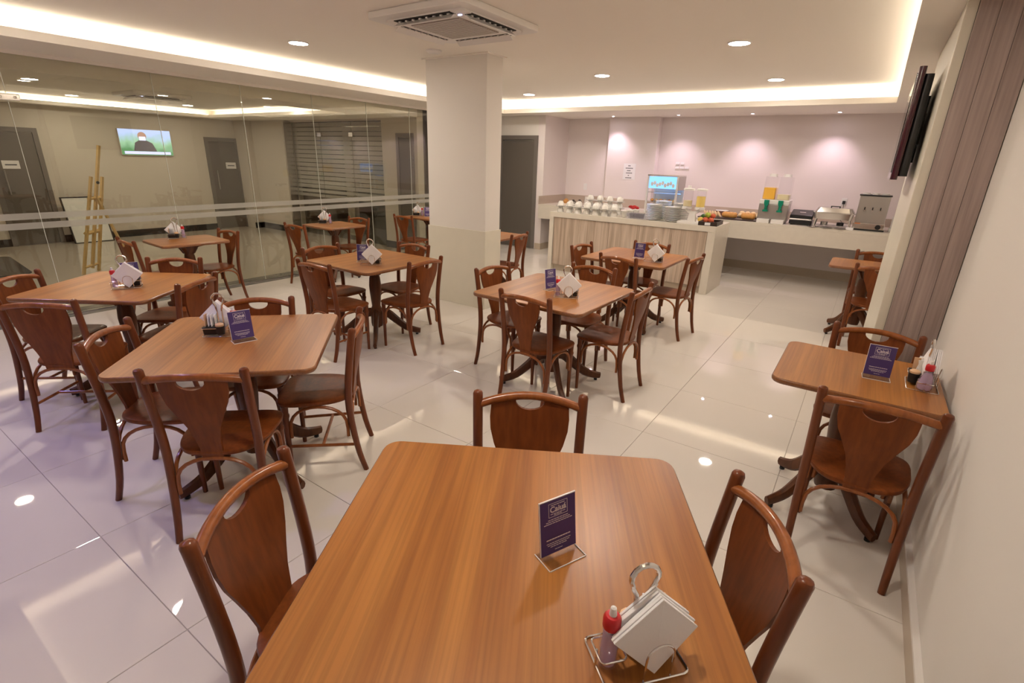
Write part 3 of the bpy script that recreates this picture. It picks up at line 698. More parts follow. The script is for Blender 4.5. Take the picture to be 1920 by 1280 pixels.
def make_caddy(x, y, deg, where, bottle=True, big=False, sachets=4, nn=6):
    """wire condiment stand; long side along local x, napkins clipped on the -y side, bottle on the -x end, tray on +x"""
    a = math.radians(deg)
    t = thing('condiment_caddy', 'chrome wire condiment stand, '+where, 'condiment stand', (x, y, TH), a, 'chrome condiment stands')
    mb = MB()
    rod(mb, [(p[0], p[1], 0.0028) for p in rrect(0.17, 0.115, 0.012, 3)], closed=True)
    rod(mb, [(p[0], p[1], 0.046) for p in rrect(0.078, 0.085, 0.01, 3, 0.046, 0.014)], closed=True)
    rod(mb, [(p[0], p[1], 0.040) for p in rrect(0.052, 0.056, 0.008, 3, -0.062, -0.004)], closed=True)
    for px, py in ((-0.0865, -0.004), (-0.037, 0.02), (0.083, 0.03), (0.01, 0.05)): rod(mb, [(px, py, 0.003), (px, py, 0.045)])
    mb.obj('wire_frame', 'chrome', t, True)
    hp = [(-0.011, 0.004, 0.003), (-0.011, 0.004, 0.12), (-0.014, 0.004, 0.155), (-0.023, 0.004, 0.172)] + arc((0, 0.004, 0.192), 0.028, PI*1.18, -PI*0.18, 10) + [(0.023, 0.004, 0.172), (0.014, 0.004, 0.155), (0.011, 0.004, 0.12), (0.011, 0.004, 0.003)]
    MB().tube(hp, 0.0052, 8).obj('loop_handle', 'chrome', t, True)
    cl = [(X+0.016, Y, Z) for X, Y, Z in [(-0.028, -0.054, 0.003), (-0.028, -0.056, 0.05)] + [(0.028*math.cos(q), -0.057, 0.062+0.028*math.sin(q)) for q in [PI-PI*k/10 for k in range(11)]] + [(0.028, -0.056, 0.05), (0.028, -0.054, 0.003)]]
    MB().tube(cl, 0.0022, 6).obj('napkin_clip', 'chrome', t, True)
    MB().prism(rrect(0.062, 0.07, 0.006, 2, 0.046, 0.014), 0.012, 0.052, 1.12).obj('sachet_tray', 'black_plastic', t)
    MB().lathe([(0.020, 0.012), (0.024, 0.055), (0.022, 0.055)], 14, c=(0.0, 0.035, 0)).obj('toothpick_cup', 'black_plastic', t, True)
    MB().lathe([(0.019, 0.05), (0.021, 0.064), (0.012, 0.070), (0.001, 0.071)], 12, c=(0.0, 0.035, 0)).obj('toothpick_filling', 'sachet_tan', t, True)
    ca, sa = math.cos(a), math.sin(a)
    def wpos(lx, ly): return (x+lx*ca-ly*sa, y+lx*sa+ly*ca)
    # napkins
    px, py = wpos(0.016, -0.033)
    nk = thing('napkin_stack', 'diamond-standing white napkin stack '+where, 'napkins', (px, py, TH+0.0055), a, 'napkin stacks')
    s_ = 0.122; q = s_/math.sqrt(2)
    for k in range(nn):
        yy = -0.014+0.0060*k; sh = random.uniform(-0.004, 0.004); c = MB()
        i = len(c.v); pl = [(0+sh*0.3, 0.0), (q+sh, q+sh*0.4), (0+sh*0.3, 2*q), (-q+sh, q-sh*0.4)]
        c.v += [(X, yy, Z) for X, Z in pl]+[(X, yy+0.0050, Z) for X, Z in pl]
        c.f += [(i, i+1, i+2, i+3), (i+7, i+6, i+5, i+4)]+[(i+j, i+4+j, i+4+(j+1) % 4, i+(j+1) % 4) for j in range(4)]
        for v in range(len(c.v)):
            X, Y, Z = c.v[v]; c.v[v] = (X, Y+0.10*Z*0.5+0.012*abs(X)/q*(0.5 if k < 3 else 1), Z)
        c.obj('napkin', 'paper', nk, bevel=0.001)
    if bottle:
        px, py = wpos(-0.062, -0.004)
        bt = thing('squeeze_bottle', 'clear red-capped bottle '+where, 'bottle', (px, py, TH+0.006), a, 'red-capped bottles')
        if big: pr_ = [(0.026, 0), (0.031, 0.006), (0.031, 0.03), (0.024, 0.065), (0.016, 0.088), (0.0145, 0.092)]
        else: pr_ = [(0.017, 0), (0.019, 0.004), (0.019, 0.05), (0.017, 0.07), (0.0165, 0.09), (0.0145, 0.093)]
        MB().lathe(pr_, 16).obj('body', 'clear_plastic', bt, True)
        MB().lathe([(r_*0.86, z_*0.86+0.003) for r_, z_ in pr_], 14).obj('contents', 'gel', bt, True)
        MB().lathe([(0.0165, 0.091), (0.0172, 0.094), (0.0172, 0.112), (0.013, 0.119), (0.007, 0.120)], 16).obj('cap', 'red_cap', bt, True)
        MB().lathe([(0.0075, 0.119), (0.0065, 0.128), (0.0055, 0.136), (0.002, 0.139)], 12).obj('tip', 'white_plastic', bt, True)
    # sachets
    for k in range(sachets):
        lx, ly = 0.022+0.046*k/max(1, sachets-1), 0.012+random.uniform(-0.012, 0.012); px, py = wpos(lx, ly)
        sc_ = MB().box(-0.002, 0.002, -0.021, 0.021, 0.0, 0.062).rot('X', random.uniform(-0.2, 0.2)).rot('Y', random.uniform(-0.10, 0.16)).obj('sugar_sachet', 'paper' if k % 3 else 'sachet_tan' if k else 'white', None, bevel=0.001, loc=(px, py, TH+0.0525), rz=a)
        sc_.location.z = TH+0.0535
        tag(sc_, 'paper sachet in the black tray '+where, 'sachet', 'sugar sachets '+where)
W = {1: 'on the foreground table', 2: 'on the left front table', 3: 'on the table at the left edge', 4: 'on the small table by the easel', 5: 'on the small table before the striped screen', 6: 'on the small table left of the column',
     7: 'on the table by the buffet island', 8: 'on the middle table', 9: 'on the table before the column', 10: 'on the table against the right wall'}
make_caddy(-0.19, 0.748, 49, W[1], sachets=7)
make_caddy(-2.665, 1.22, 225, W[2], sachets=4)
make_caddy(-4.115, 1.305, 66, W[3])
make_caddy(-6.13, 2.50, 246, W[4])
make_caddy(-6.19, 4.43, 220, W[5])
make_caddy(-6.10, 6.15, 218, W[6])
make_caddy(-1.66, 4.935, 8, W[7], bottle=False)
make_caddy(-1.655, 3.125, 26, W[8])
make_caddy(-3.545, 2.965, 40, W[9], bottle=False)
make_caddy(0.365, 2.79, 90, W[10], big=True, sachets=6, nn=8)
S = 'purple card in acrylic stand '
sign(-0.446, 0.896, 66, S+W[1]); sign(-2.491, 1.233, 77, S+W[2]); sign(-4.185, 1.365, 72, S+W[3]); sign(-1.848, 3.238, 72, S+W[8])
sign(-3.69, 3.0, 42, S+W[9]); sign(-1.845, 5.01, 3, S+W[7]); sign(0.194, 2.772, 3, S+W[10]); sign(-5.90, 6.16, 45, S+W[6])

# ------------------------------------------------------------------ television on the pillar, stand-in screen in the lobby
t = thing('television', 'black and maroon flat television on a wall bracket, seen from its side', 'television', (0.105, 4.44, 1.915), 0)
MB().prism(rrect(0.036, 1.02, 0.016, 4), -0.305, 0.305).obj('bezel', 'maroon', t, True, loc=(-0.026, 0, 0))
MB().prism(rrect(0.05, 0.98, 0.02, 4), -0.285, 0.27, 0.96).obj('rear_housing', 'black_plastic', t, True, loc=(0.012, 0, 0))
MB().box(-0.048, -0.0445, -0.48, 0.48, -0.265, 0.275).obj('screen', 'tv_screen', t)
MB().box(-0.047, -0.043, -0.50, 0.50, -0.312, -0.300).obj('chrome_strip', 'chrome', t)
MB().box(0.03, 0.062, -0.12, 0.12, -0.09, 0.09).box(0.03, 0.062, -0.03, 0.03, -0.2, 0.2).obj('wall_bracket', 'black_plastic', t)
# stand-in lobby screen: soft procedural picture (sky, hills, presenter with mask)
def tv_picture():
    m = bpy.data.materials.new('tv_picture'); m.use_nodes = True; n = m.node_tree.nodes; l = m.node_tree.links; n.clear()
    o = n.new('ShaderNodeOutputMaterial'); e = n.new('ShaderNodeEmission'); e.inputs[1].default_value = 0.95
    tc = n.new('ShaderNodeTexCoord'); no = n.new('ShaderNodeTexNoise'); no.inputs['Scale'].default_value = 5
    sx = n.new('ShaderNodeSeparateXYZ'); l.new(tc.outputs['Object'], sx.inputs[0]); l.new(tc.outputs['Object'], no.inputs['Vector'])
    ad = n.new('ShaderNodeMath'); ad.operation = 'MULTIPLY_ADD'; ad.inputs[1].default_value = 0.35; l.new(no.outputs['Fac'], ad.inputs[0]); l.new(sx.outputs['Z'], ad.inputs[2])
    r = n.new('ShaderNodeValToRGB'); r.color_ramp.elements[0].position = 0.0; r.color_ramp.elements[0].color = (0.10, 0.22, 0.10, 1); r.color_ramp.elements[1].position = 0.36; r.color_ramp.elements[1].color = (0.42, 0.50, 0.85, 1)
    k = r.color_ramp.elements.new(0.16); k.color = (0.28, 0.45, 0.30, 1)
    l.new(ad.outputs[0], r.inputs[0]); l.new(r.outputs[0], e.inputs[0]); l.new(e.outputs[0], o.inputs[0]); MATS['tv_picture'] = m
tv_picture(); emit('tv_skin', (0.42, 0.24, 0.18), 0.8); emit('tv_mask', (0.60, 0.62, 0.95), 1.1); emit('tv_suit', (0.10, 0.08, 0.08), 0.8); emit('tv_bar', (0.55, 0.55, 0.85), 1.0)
t = thing('stand_in_screen', 'added lit screen with masked presenter, standing in for the television image in the glass', 'screen', (XL+0.03, 4.635, 1.76), PI/2)  # added glowing panel in place of the television image seen in the glass
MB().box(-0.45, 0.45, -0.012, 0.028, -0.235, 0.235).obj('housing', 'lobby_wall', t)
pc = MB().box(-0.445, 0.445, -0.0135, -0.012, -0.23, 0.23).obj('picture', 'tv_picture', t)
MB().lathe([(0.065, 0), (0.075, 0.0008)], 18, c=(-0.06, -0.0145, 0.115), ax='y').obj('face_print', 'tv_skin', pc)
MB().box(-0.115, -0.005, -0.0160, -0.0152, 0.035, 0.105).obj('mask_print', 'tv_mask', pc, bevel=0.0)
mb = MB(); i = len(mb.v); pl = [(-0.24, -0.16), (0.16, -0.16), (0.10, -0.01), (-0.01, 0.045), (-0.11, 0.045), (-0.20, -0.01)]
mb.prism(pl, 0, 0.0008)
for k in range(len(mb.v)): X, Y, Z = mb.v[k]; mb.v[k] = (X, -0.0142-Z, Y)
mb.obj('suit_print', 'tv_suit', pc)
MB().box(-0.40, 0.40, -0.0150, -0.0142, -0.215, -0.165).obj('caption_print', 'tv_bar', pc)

# easel, whiteboard and mat in the lobby
t = thing('easel', 'pale pine tripod easel standing in the lobby behind the glass', 'easel', (-8.74, 2.40, 0), math.radians(-17.5))
MB().tube([(0.125, -0.085, 0.0), (0.12, 0.245, 1.28)], 0.021, 4).obj('front_leg', 'pine', t)
MB().tube([(-0.104, 0.08, 0.0), (-0.10, 0.36, 1.27)], 0.021, 4).obj('front_leg', 'pine', t)
MB().tube([(0.0, 0.02, 0.06), (0.0, 0.40, 1.67)], 0.022, 4).obj('mast', 'pine', t)
MB().tube([(0.03, 0.25, 1.0), (0.12, 0.50, 0.0)], 0.019, 4).obj('rear_leg', 'pine', t)
MB().tube([(0.14, 0.04, 0.55), (-0.13, 0.19, 0.55)], 0.026, 4).obj('shelf', 'pine', t)
MB().tube([(0.14, 0.16, 1.0), (-0.12, 0.30, 1.0)], 0.020, 4).obj('cross_bar', 'pine', t)
MB().tube([(0.14, -0.05, 0.10), (-0.12, 0.10, 0.10)], 0.018, 4).obj('cross_bar', 'pine', t)
MB().ball((0.03, 0.30, 1.2), 0.02, 8, 5).obj('wing_nut', 'black_plastic', t)
t = thing('whiteboard', 'white board with dark frame leaning on the lobby wall behind the easel', 'whiteboard', (-11.62, 3.36, 0), PI/2)
mb = MB().box(-0.28, 0.28, -0.012, 0.012, 0.0, 0.80).rot('X', math.radians(-16)); mb.obj('panel', 'whiteboard', t)
mb = MB().box(-0.30, -0.28, -0.016, 0.016, 0.0, 0.82).box(-0.28, 0.30, -0.016, 0.016, 0.80, 0.82).box(0.28, 0.30, -0.016, 0.016, 0.0, 0.80).box(-0.30, 0.30, -0.016, 0.016, -0.0, 0.012).rot('X', math.radians(-16)); mb.obj('frame', 'dark_gap', t)
tag(MB().prism(rrect(1.7, 1.0, 0.12, 5), 0.001, 0.014).obj('floor_mat', 'dark_stone', None, bevel=0.003, loc=(-10.05, 1.45, 0), rz=math.radians(-4)), 'black mat lying on the lobby floor at the left edge', 'mat')

# ------------------------------------------------------------------ buffet island and back counter
IX0, IX1, IY0, IY1, IZ = -4.11, -1.59, 7.03, 7.80, 0.914
t = thing('buffet_island', 'beige stone buffet island with pale wood front panels', 'counter', ((IX0+IX1)/2, (IY0+IY1)/2, 0))
hw, hd = (IX1-IX0)/2, (IY1-IY0)/2
MB().box(-hw, hw, -hd, hd, IZ-0.075, IZ).obj('worktop', 'counter_stone', t, bevel=0.003)
MB().box(-hw, -hw+0.07, -hd, hd, 0, IZ-0.0755).obj('end_panel', 'counter_stone', t, bevel=0.003)
MB().box(hw-0.10, hw, -hd, hd, 0, IZ-0.0755).obj('end_panel', 'counter_stone', t, bevel=0.003)
MB().box(-hw+0.075, hw-0.105, -hd+0.06, hd-0.02, 0, 0.10).obj('toe_kick', 'base_beige', t)
MB().box(-hw+0.075, hw-0.105, -hd+0.035, hd-0.02, 0.10, IZ-0.077).obj('carcass', 'dark_gap', t)
n_ = 5; L = (2*hw-0.18)/n_
for k in range(n_):
    MB().box(-L/2+0.0015, L/2-0.0015, -0.02, 0, 0, IZ-0.18).obj('front_panel', 'plank_island', t, bevel=0.0015, loc=(-hw+0.075+L*(k+0.5), -hd+0.035, 0.10))
CZ = 0.88; CY = 8.47
t = thing('back_counter', 'long beige stone counter fixed along the buffet wall', 'counter', (-2.35, 9.0, 0))
MB().box(XS+0.001+2.35, XR-0.001+2.35, CY-9.0, 0.314, CZ-0.04, CZ).box(XS+0.001+2.35, -4.281+2.35, 0.314, YB-9.001, CZ-0.04, CZ).box(-3.339+2.35, XR-0.001+2.35, 0.314, YB-9.001, CZ-0.04, CZ).obj('worktop', 'counter_stone', t)
MB().box(XS+0.001+2.35, XR-0.001+2.35, CY-9.0, CY-9.0+0.04, 0.62, CZ-0.0405).obj('apron', 'counter_stone', t, bevel=0.002)
struct(MB().box(XS, -4.28, YB-0.015, YB, CZ, 1.03).box(-4.28, -3.34, 9.315, 9.33, CZ, 1.03).box(-3.34, XR, YB-0.015, YB, CZ, 1.0).box(XS, XS+0.015, CY, YB-0.015, CZ, 1.03).obj('trim_7', 'splash'), 'stone backsplash along the buffet counter')

# china
def lathe_thing(name, prof, mat, x, y, z, label, cat, group, seg=16, me=None):
    me = me or MB().lathe(prof, seg).mesh(name, mat, True)
    o = link(name, me, None, (x, y, z)); tag(o, label, cat, group); return me, o
saucer = MB().lathe([(0.030, 0), (0.034, 0.004), (0.078, 0.011), (0.080, 0.015), (0.036, 0.008), (0.001, 0.007)], 20).mesh('saucer', 'china', True)
cupm = MB().lathe([(0.050, 0), (0.051, 0.003), (0.047, 0.036), (0.036, 0.060), (0.026, 0.066), (0.026, 0.071), (0.001, 0.071)], 18).mesh('bowl', 'china', True)
hand = MB().tube(arc((0.047, 0, 0.032), 0.018, -PI/2, PI/2, 7), 0.004, 6).mesh('handle', 'china', True)
def cup(x, y, z, where):
    c = thing('cup', 'white upside-down coffee cup, '+where, 'cup', (x, y, z), random.uniform(0, 6.28), 'coffee cups on the buffet island')
    link('bowl', cupm, c); link('handle', hand, c)
def cupstack(x, y, levels, where):
    z = IZ
    cup(x, y, z, 'bottom of its stack, '+where); z += 0.0715
    for k in range(levels):
        for q in range(2):
            tag(link('saucer', saucer, None, (x+random.uniform(-.002, .002), y, z)), '%s white saucer, %s' % (('lower', 'upper')[q] + (' first-tier', ' second-tier')[k], where), 'saucer', 'saucers on the buffet island'); z += 0.009
        z += 0.0075
        cup(x, y, z, ('top of its stack, ' if k == levels-1 else 'middle of its stack, ')+where); z += 0.0715
N_ = 'first second third fourth fifth sixth seventh'.split()
for k in range(7): cupstack(-3.985+0.150*k, 7.14, 1, 'front row, %s from the left' % N_[k])
for k in range(6): cupstack(-3.91+0.150*k, 7.32, 1, 'second row, %s from the left' % N_[k])
for k in range(4): cupstack(-3.66+0.165*k, 7.51, 2, 'back row, %s from the left' % N_[k])
bowlm = MB().lathe([(0.025, 0), (0.03, 0.006), (0.052, 0.04), (0.056, 0.052), (0.052, 0.052), (0.028, 0.010), (0.001, 0.008)], 18).mesh('bowl', 'china', True)
for k in range(3):
    for j in range(3): tag(link('bowl', bowlm, None, (-2.93+0.02*k, 7.16+0.16*k, IZ+0.022*j)), 'white small bowl in the %s nested pile right of the cups' % ('front', 'middle', 'rear')[k], 'bowl', 'nested bowls')
glm = MB().lathe([(0.022, 0), (0.024, 0.004), (0.030, 0.075), (0.028, 0.075), (0.022, 0.007), (0.001, 0.007)], 12).mesh('drinking_glass', 'clear_plastic', True)
for r_ in range(3):
    for k in range(5): tag(link('drinking_glass', glm, None, (-2.84+0.052*k, 7.09+0.075*r_, IZ)), 'small clear glass in the cluster between cups and plates', 'glass', 'clear glasses on the buffet island')
plm = MB().lathe([(0.062, 0), (0.066, 0.001), (0.106, 0.010), (0.1155, 0.0125), (0.1155, 0.0165), (0.112, 0.018), (0.070, 0.009), (0.001, 0.005)], 28).mesh('plate', 'china', True)
for nm, x, y, n_ in (('front left', -2.50, 7.18, 13), ('front right', -2.245, 7.20, 12), ('rear left', -2.48, 7.50, 15), ('rear right', -2.21, 7.52, 14)):
    for k in range(n_): tag(link('plate', plm, None, (x+random.uniform(-.003, .003), y+random.uniform(-.003, .003), IZ+0.0165*k)), 'white plate in the %s stack on the buffet island' % nm, 'plate', 'plates, %s stack' % nm)
# double drink jar on white tree stand
t = thing('drink_jar_stand', 'two clear drink jars with white lids on a white forked stand', 'drink dispenser', (-1.96, 7.17, IZ))
MB().box(-0.17, 0.17, -0.10, 0.10, 0, 0.03).obj('base', 'white_plastic', t, bevel=0.006)
MB().prism([(-0.055, -0.03), (0.055, -0.03), (0.055, 0.03), (-0.055, 0.03)], 0.03, 0.16, 0.6).obj('stem', 'white_plastic', t)
for s in (-1, 1):
    MB().tube([(0, 0, 0.14), (s*0.05, 0, 0.155), (s*0.085, 0, 0.18), (s*0.085, 0, 0.20)], 0.022, 8).obj('arm', 'white_plastic', t, True)
    MB().lathe([(0.066, 0.19), (0.066, 0.215), (0.05, 0.225)], 16, c=(s*0.085, 0, 0)).obj('jar_collar', 'white_plastic', t, True)
    j = MB().lathe([(0.060, 0.20), (0.062, 0.43)], 18, c=(s*0.085, 0, 0)).obj('jar', 'clear_plastic', t, True)
    MB().lathe([(0.055, 0.226), (0.055, 0.30 if s < 0 else 0.36)], 18, c=(s*0.085, 0, 0)).obj('contents', 'pale_juice' if s < 0 else 'fruit_yellow', j, True)
    MB().lathe([(0.072, 0.43), (0.072, 0.452), (0.05, 0.458), (0.02, 0.46), (0.02, 0.49 if s < 0 else 0.466), (0.001, 0.49 if s < 0 else 0.467)], 18, c=(s*0.085, 0, 0)).obj('lid', 'white_plastic', t, True)
    MB().lathe([(0.012, 0), (0.012, 0.04)], 8, c=(s*0.085, -0.10, 0.20), ax='y').obj('tap', 'white_plastic', t, True)
# fruit
for k, (dx, dy, dz, r_, m_, nm) in enumerate(((0, 0, 0, .042, 'fruit_red', 'red apple'), (.075, .02, 0, .04, 'fruit_red', 'orange-red apple'), (-.07, .03, 0, .04, 'fruit_yellow', 'yellow fruit'), (.03, .075, 0, .04, 'fruit_red', 'dark red apple'), (.02, .03, .06, .04, 'fruit_green', 'green pear'), (.085, .055, .055, .036, 'fruit_red', 'small red apple'), (-.05, .08, .04, .036, 'leaf', 'dark green fruit'))):
    f = thing('fruit', nm + ' in the fruit pile on the island', 'fruit', (-1.83+dx, 7.36+dy, IZ+r_+dz*1.15)); mb = MB().ball((0, 0, 0), r_, 14, 9, (1, 1, .95)).obj('flesh', m_, f, True); MB().tube([(0, 0, r_*0.9), (0.004, 0, r_*1.25)], 0.003, 5).obj('stem', 'tray_dark', f)
t = thing('cutlery_tray', 'dark brown tray with a white label at the right end of the island', 'tray', (-1.72, 7.16, IZ), 0.05)
MB().box(-0.11, 0.11, -0.10, 0.30, 0, 0.008).box(-0.11, 0.11, -0.11, -0.10, 0, 0.05).box(-0.11, 0.11, 0.30, 0.31, 0, 0.05).box(-0.12, -0.11, -0.11, 0.31, 0, 0.05).box(0.11, 0.12, -0.11, 0.31, 0, 0.05).obj('body', 'tray_dark', t)
MB().box(-0.035, 0.035, -0.113, -0.1105, 0.008, 0.042).obj('label_plate', 'paper', t)
for k in range(4): MB().tube([(-0.07+0.045*k, -0.06, 0.02), (-0.07+0.045*k, 0.24, 0.025)], 0.009, 6, flat=0.4).obj('cutlery', 'steel_bright', t, True)
# red pepper-like flowers by the glasses
t = thing('red_flower', 'small red flower decoration behind the glasses', 'decoration', (-3.0, 7.68, IZ))
for k in range(8):
    a = k*PI/4; MB().ball((math.cos(a)*0.055, math.sin(a)*0.03, 0.10+0.012*(k % 3)), 0.03, 8, 5, (1.2, 0.6, 0.5)).obj('petal', 'red_cap', t, True)
MB().lathe([(0.035, 0), (0.04, 0.05), (0.025, 0.09)], 12).obj('pot', 'china', t, True)

# left end of the back counter
for k, (x, m_, r_, h_) in enumerate(((-5.02, 'bread', .06, .07), (-4.86, 'tray_dark', .05, .06), (-4.72, 'tray_dark', .05, .07))):
    t = thing('jar', ('orange-brown round jar', 'dark jar beside the round one', 'dark jar next to the white jug')[k] + ' at the left end of the back counter', 'jar', (x, 9.2, CZ))
    MB().lathe([(r_*.8, 0), (r_, h_*.3), (r_*.9, h_*.8), (r_*.5, h_)], 14).obj('body', m_, t, True); MB().lathe([(r_*.5, h_), (r_*.5, h_+.012), (.002, h_+.02)], 12).obj('lid', m_, t, True)
t = thing('jug', 'white jug at the left end of the back counter', 'jug', (-4.56, 9.2, CZ)); MB().lathe([(.05, 0), (.058, .04), (.045, .12), (.05, .15), (.046, .15), (.042, .12)], 16).obj('body', 'china', t, True); MB().tube(arc((.05, 0, .08), .035, -PI/2, PI/2, 8), .006, 6).obj('handle', 'china', t, True)
# food display cabinet
t = thing('food_cabinet', 'small lit display cabinet with shelves of pastries behind the plates', 'display cabinet', (-2.93, 8.86, CZ))
W_, D_, H_ = 0.25, 0.19, 0.60
for sx in (-1, 1):
    for sy in (-1, 1): MB().box(sx*W_-0.014, sx*W_+0.014, sy*D_-0.014, sy*D_+0.014, 0, H_).obj('corner_post', 'white_plastic', t)
MB().box(-W_, W_, D_-0.004, D_, 0.014, H_-0.01).obj('back_wall', 'whiteboard', t)
MB().box(-W_-0.014, W_+0.014, -D_-0.014, D_+0.014, H_, H_+0.018).obj('roof', 'steel_bright', t)
MB().box(-W_, W_, -D_, D_, 0, 0.014).obj('floor_plate', 'steel', t)
MB().box(W_+0.0145, W_+0.018, -D_, D_, H_-0.22, H_).obj('side_panel', 'steel', t)
MB().box(-W_+0.015, W_-0.015, -D_+0.012, -D_+0.016, H_-0.20, H_-0.012).obj('lit_header', 'cabinet_light', t)
hd_ = MB()
for k in range(9): hd_.ball((-0.18+0.045*k, -D_+0.009, H_-0.13+0.02*math.sin(k*2.1)), 0.03, 8, 5, (0.8, 0.06, 1.1))
hd_.obj('header_print', 'white', t, True)
for z in (0.17, 0.33):
    sh_ = MB().box(-W_+0.014, W_-0.014, -D_, D_, z, z+0.01).obj('shelf', 'steel_bright', t)
MB().box(-W_+0.02, W_-0.02, -0.01, 0.01, H_-0.025, H_-0.012).obj('lamp_tube', 'cabinet_light', t)
MB().box(-W_+0.02, W_-0.02, 0.10, 0.12, 0.310, 0.322).obj('lamp_tube', 'cabinet_light', t)
for r_, z in enumerate((0.014, 0.18, 0.34)):
    for k in range(6 if r_ < 2 else 0):
        tag(MB().ball((0, 0, 0.025), 0.034, 10, 6, (1, 1, 0.7)).obj('pastry', ('bread', 'bread_light')[k % 2], None, True, loc=(-2.93-0.19+0.075*k, 8.80, CZ+z)), 'small pastry on the %s of the display cabinet' % ('floor', 'shelf')[r_], 'pastry', 'pastries in the display cabinet')
for r_ in range(2):
    for k in range(2 if r_ else 3): tag(MB().box(-0.034, 0.034, -0.002, 0.002, 0, 0.04).obj('price_tag', 'paper', None, loc=(-2.98+0.085*k, 9.485, 1.60+0.07*r_)), 'small white card on the wall above the display cabinet, %s row' % ('lower', 'upper')[r_], 'card', 'wall cards above the cabinet')
# breads
def loaf(x, y, z, L_, label, m_='bread', rz=0, r_=0.055):
    t = thing('bread_loaf', label, 'bread', (x, y, z), rz)
    MB().tube([(-L_/2, 0, r_*.85), (-L_/2+.02, 0, r_*.88), (0, 0, r_*.9), (L_/2-.02, 0, r_*.88), (L_/2, 0, r_*.85)], [r_*.6, r_*.95, r_, r_*.95, r_*.6], 12, flat=0.85).obj('crust', m_, t, True)
    cuts = MB()
    for k in range(4): cuts.tube([(-L_/2+L_*(k+.7)/4.6, -r_*.5, r_*1.62), (-L_/2+L_*(k+1)/4.6, r_*.5, r_*1.62)], .006, 5)
    cuts.obj('scored_cuts', 'bread_light', t, True)
BZ = CZ+0.014
tag(MB().prism(rrect(0.92, 0.34, 0.03, 3), 0, 0.013).obj('serving_board', 'tray_dark', None, loc=(-1.80, 8.72, CZ)), 'long dark board under the breads', 'board')
for k in range(6):
    tag(MB().lathe([(0.001, -.006), (.052, -.006), (.056, 0), (.052, .006), (.001, .006)], 14).rot('Y', 1.0).obj('bread_slice', 'bread_light', None, True, loc=(-2.17+0.042*k, 8.70, BZ+0.046)), 'leaning slice of white bread at the left of the board', 'bread', 'sliced bread on the board')
loaf(-1.80, 8.69, BZ, 0.22, 'golden loaf in the middle of the bread board'); loaf(-1.52, 8.67, BZ, 0.20, 'golden round loaf at the right of the bread board', r_=0.06)
t = thing('cake', 'dark brown cake on a white plate behind the breads', 'cake', (-2.02, 9.14, CZ)); MB().lathe([(.13, 0), (.14, .012), (.12, .012)], 24).obj('plate', 'china', t, True); MB().lathe([(.115, .013), (.118, .05), (.11, .085), (.001, .088)], 24).obj('sponge', 'cake', t, True); MB().lathe([(.106, .0855), (.10, .094), (.001, .096)], 24).obj('icing', 'whiteboard', t, True)
t = thing('roll_tray', 'dark tray below the bread rolls beside the juice dispenser', 'tray', (-1.57, 9.08, CZ)); MB().box(-.2, .2, -.13, .13, 0, .012).box(-.2, .2, -.14, -.13, 0, .03).box(-.2, .2, .13, .14, 0, .03).obj('body', 'tray_dark', t)
for k in range(8): tag(MB().ball((0, 0, .032), .042, 12, 7, (1, 1, .75)).obj('bread_roll', 'bread_light', None, True, loc=(-1.70+.085*(k % 4), 9.03+.09*(k//4), CZ+.0125+(0.03 if k//4 else 0))), 'pale bread roll on the dark tray', 'bread', 'bread rolls on the tray')
# juice dispenser with green taps
t = thing('juice_dispenser', 'twin juice dispenser with green taps and orange juice', 'drink dispenser', (-1.19, 8.76, CZ))
MB().box(-.20, .20, -.14, .16, 0.02, .27).obj('body', 'steel', t, bevel=.008)
MB().box(-.205, .205, -.15, .165, .27, .335).obj('top_deck', 'white_plastic', t, bevel=.012)
for s in (-1, 1):
    tk = MB().prism(rrect(.175, .25, .03, 3, s*.098, .01), .336, .66, .95).obj('tank', 'clear_plastic', t)
    MB().prism(rrect(.16, .235, .025, 3, s*.098, .01), .34, .50 if s < 0 else .41).obj('juice', 'orange_juice' if s < 0 else 'pale_juice', tk)
    MB().prism(rrect(.11, .14, .03, 3, s*.096, .01), .66, .70, .85).obj('lid', 'white_plastic', tk)
    tp = MB().lathe([(.028, 0), (.028, .05)], 12, c=(s*.095, -.20, .27), ax='y').box(s*.095-.032, s*.095+.032, -.205, -.15, .275, .33).obj('tap', 'green_tap', t, True)
    MB().tube([(s*.095, -.18, .27), (s*.095, -.18, .19)], .02, 8).box(s*.095-.035, s*.095+.035, -.21, -.15, .165, .19).obj('nozzle', 'green_tap', tp)
    MB().box(s*.098-.085, s*.098+.085, -.24, -.145, 0, .055).obj('drip_tray', 'white_plastic', t, bevel=.005)
MB().box(-.18, -.15, -.12, .12, 0, .02).box(.15, .18, -.12, .12, 0, .02).obj('feet', 'black_plastic', t)
# sandwich grill
t = thing('sandwich_grill', 'black contact grill with a steel front bar', 'grill', (-0.80, 8.80, CZ))
MB().box(-.15, .15, -.15, .13, .012, .07).obj('lower_plate', 'black_plastic', t, bevel=.01)
mb = MB().box(-.15, .15, -.15, .13, 0, .065).rot('X', math.radians(14)); mb.obj('lid', 'black_plastic', t, bevel=.015, loc=(0, 0, .115))
MB().tube([(-.14, -.17, .085), (.14, -.17, .085)], .012, 8).obj('front_bar', 'steel_bright', t, True)
MB().box(-.13, -.10, -.13, -.10, 0, .012).box(.10, .13, -.13, -.10, 0, .012).box(-.13, -.10, .08, .11, 0, .012).box(.10, .13, .08, .11, 0, .012).obj('feet', 'black_plastic', t)
mb = MB().box(-.04, .04, -.03, .0, .0655, .067).rot('X', math.radians(14)); mb.obj('badge', 'steel_bright', t, loc=(0, 0, .115))
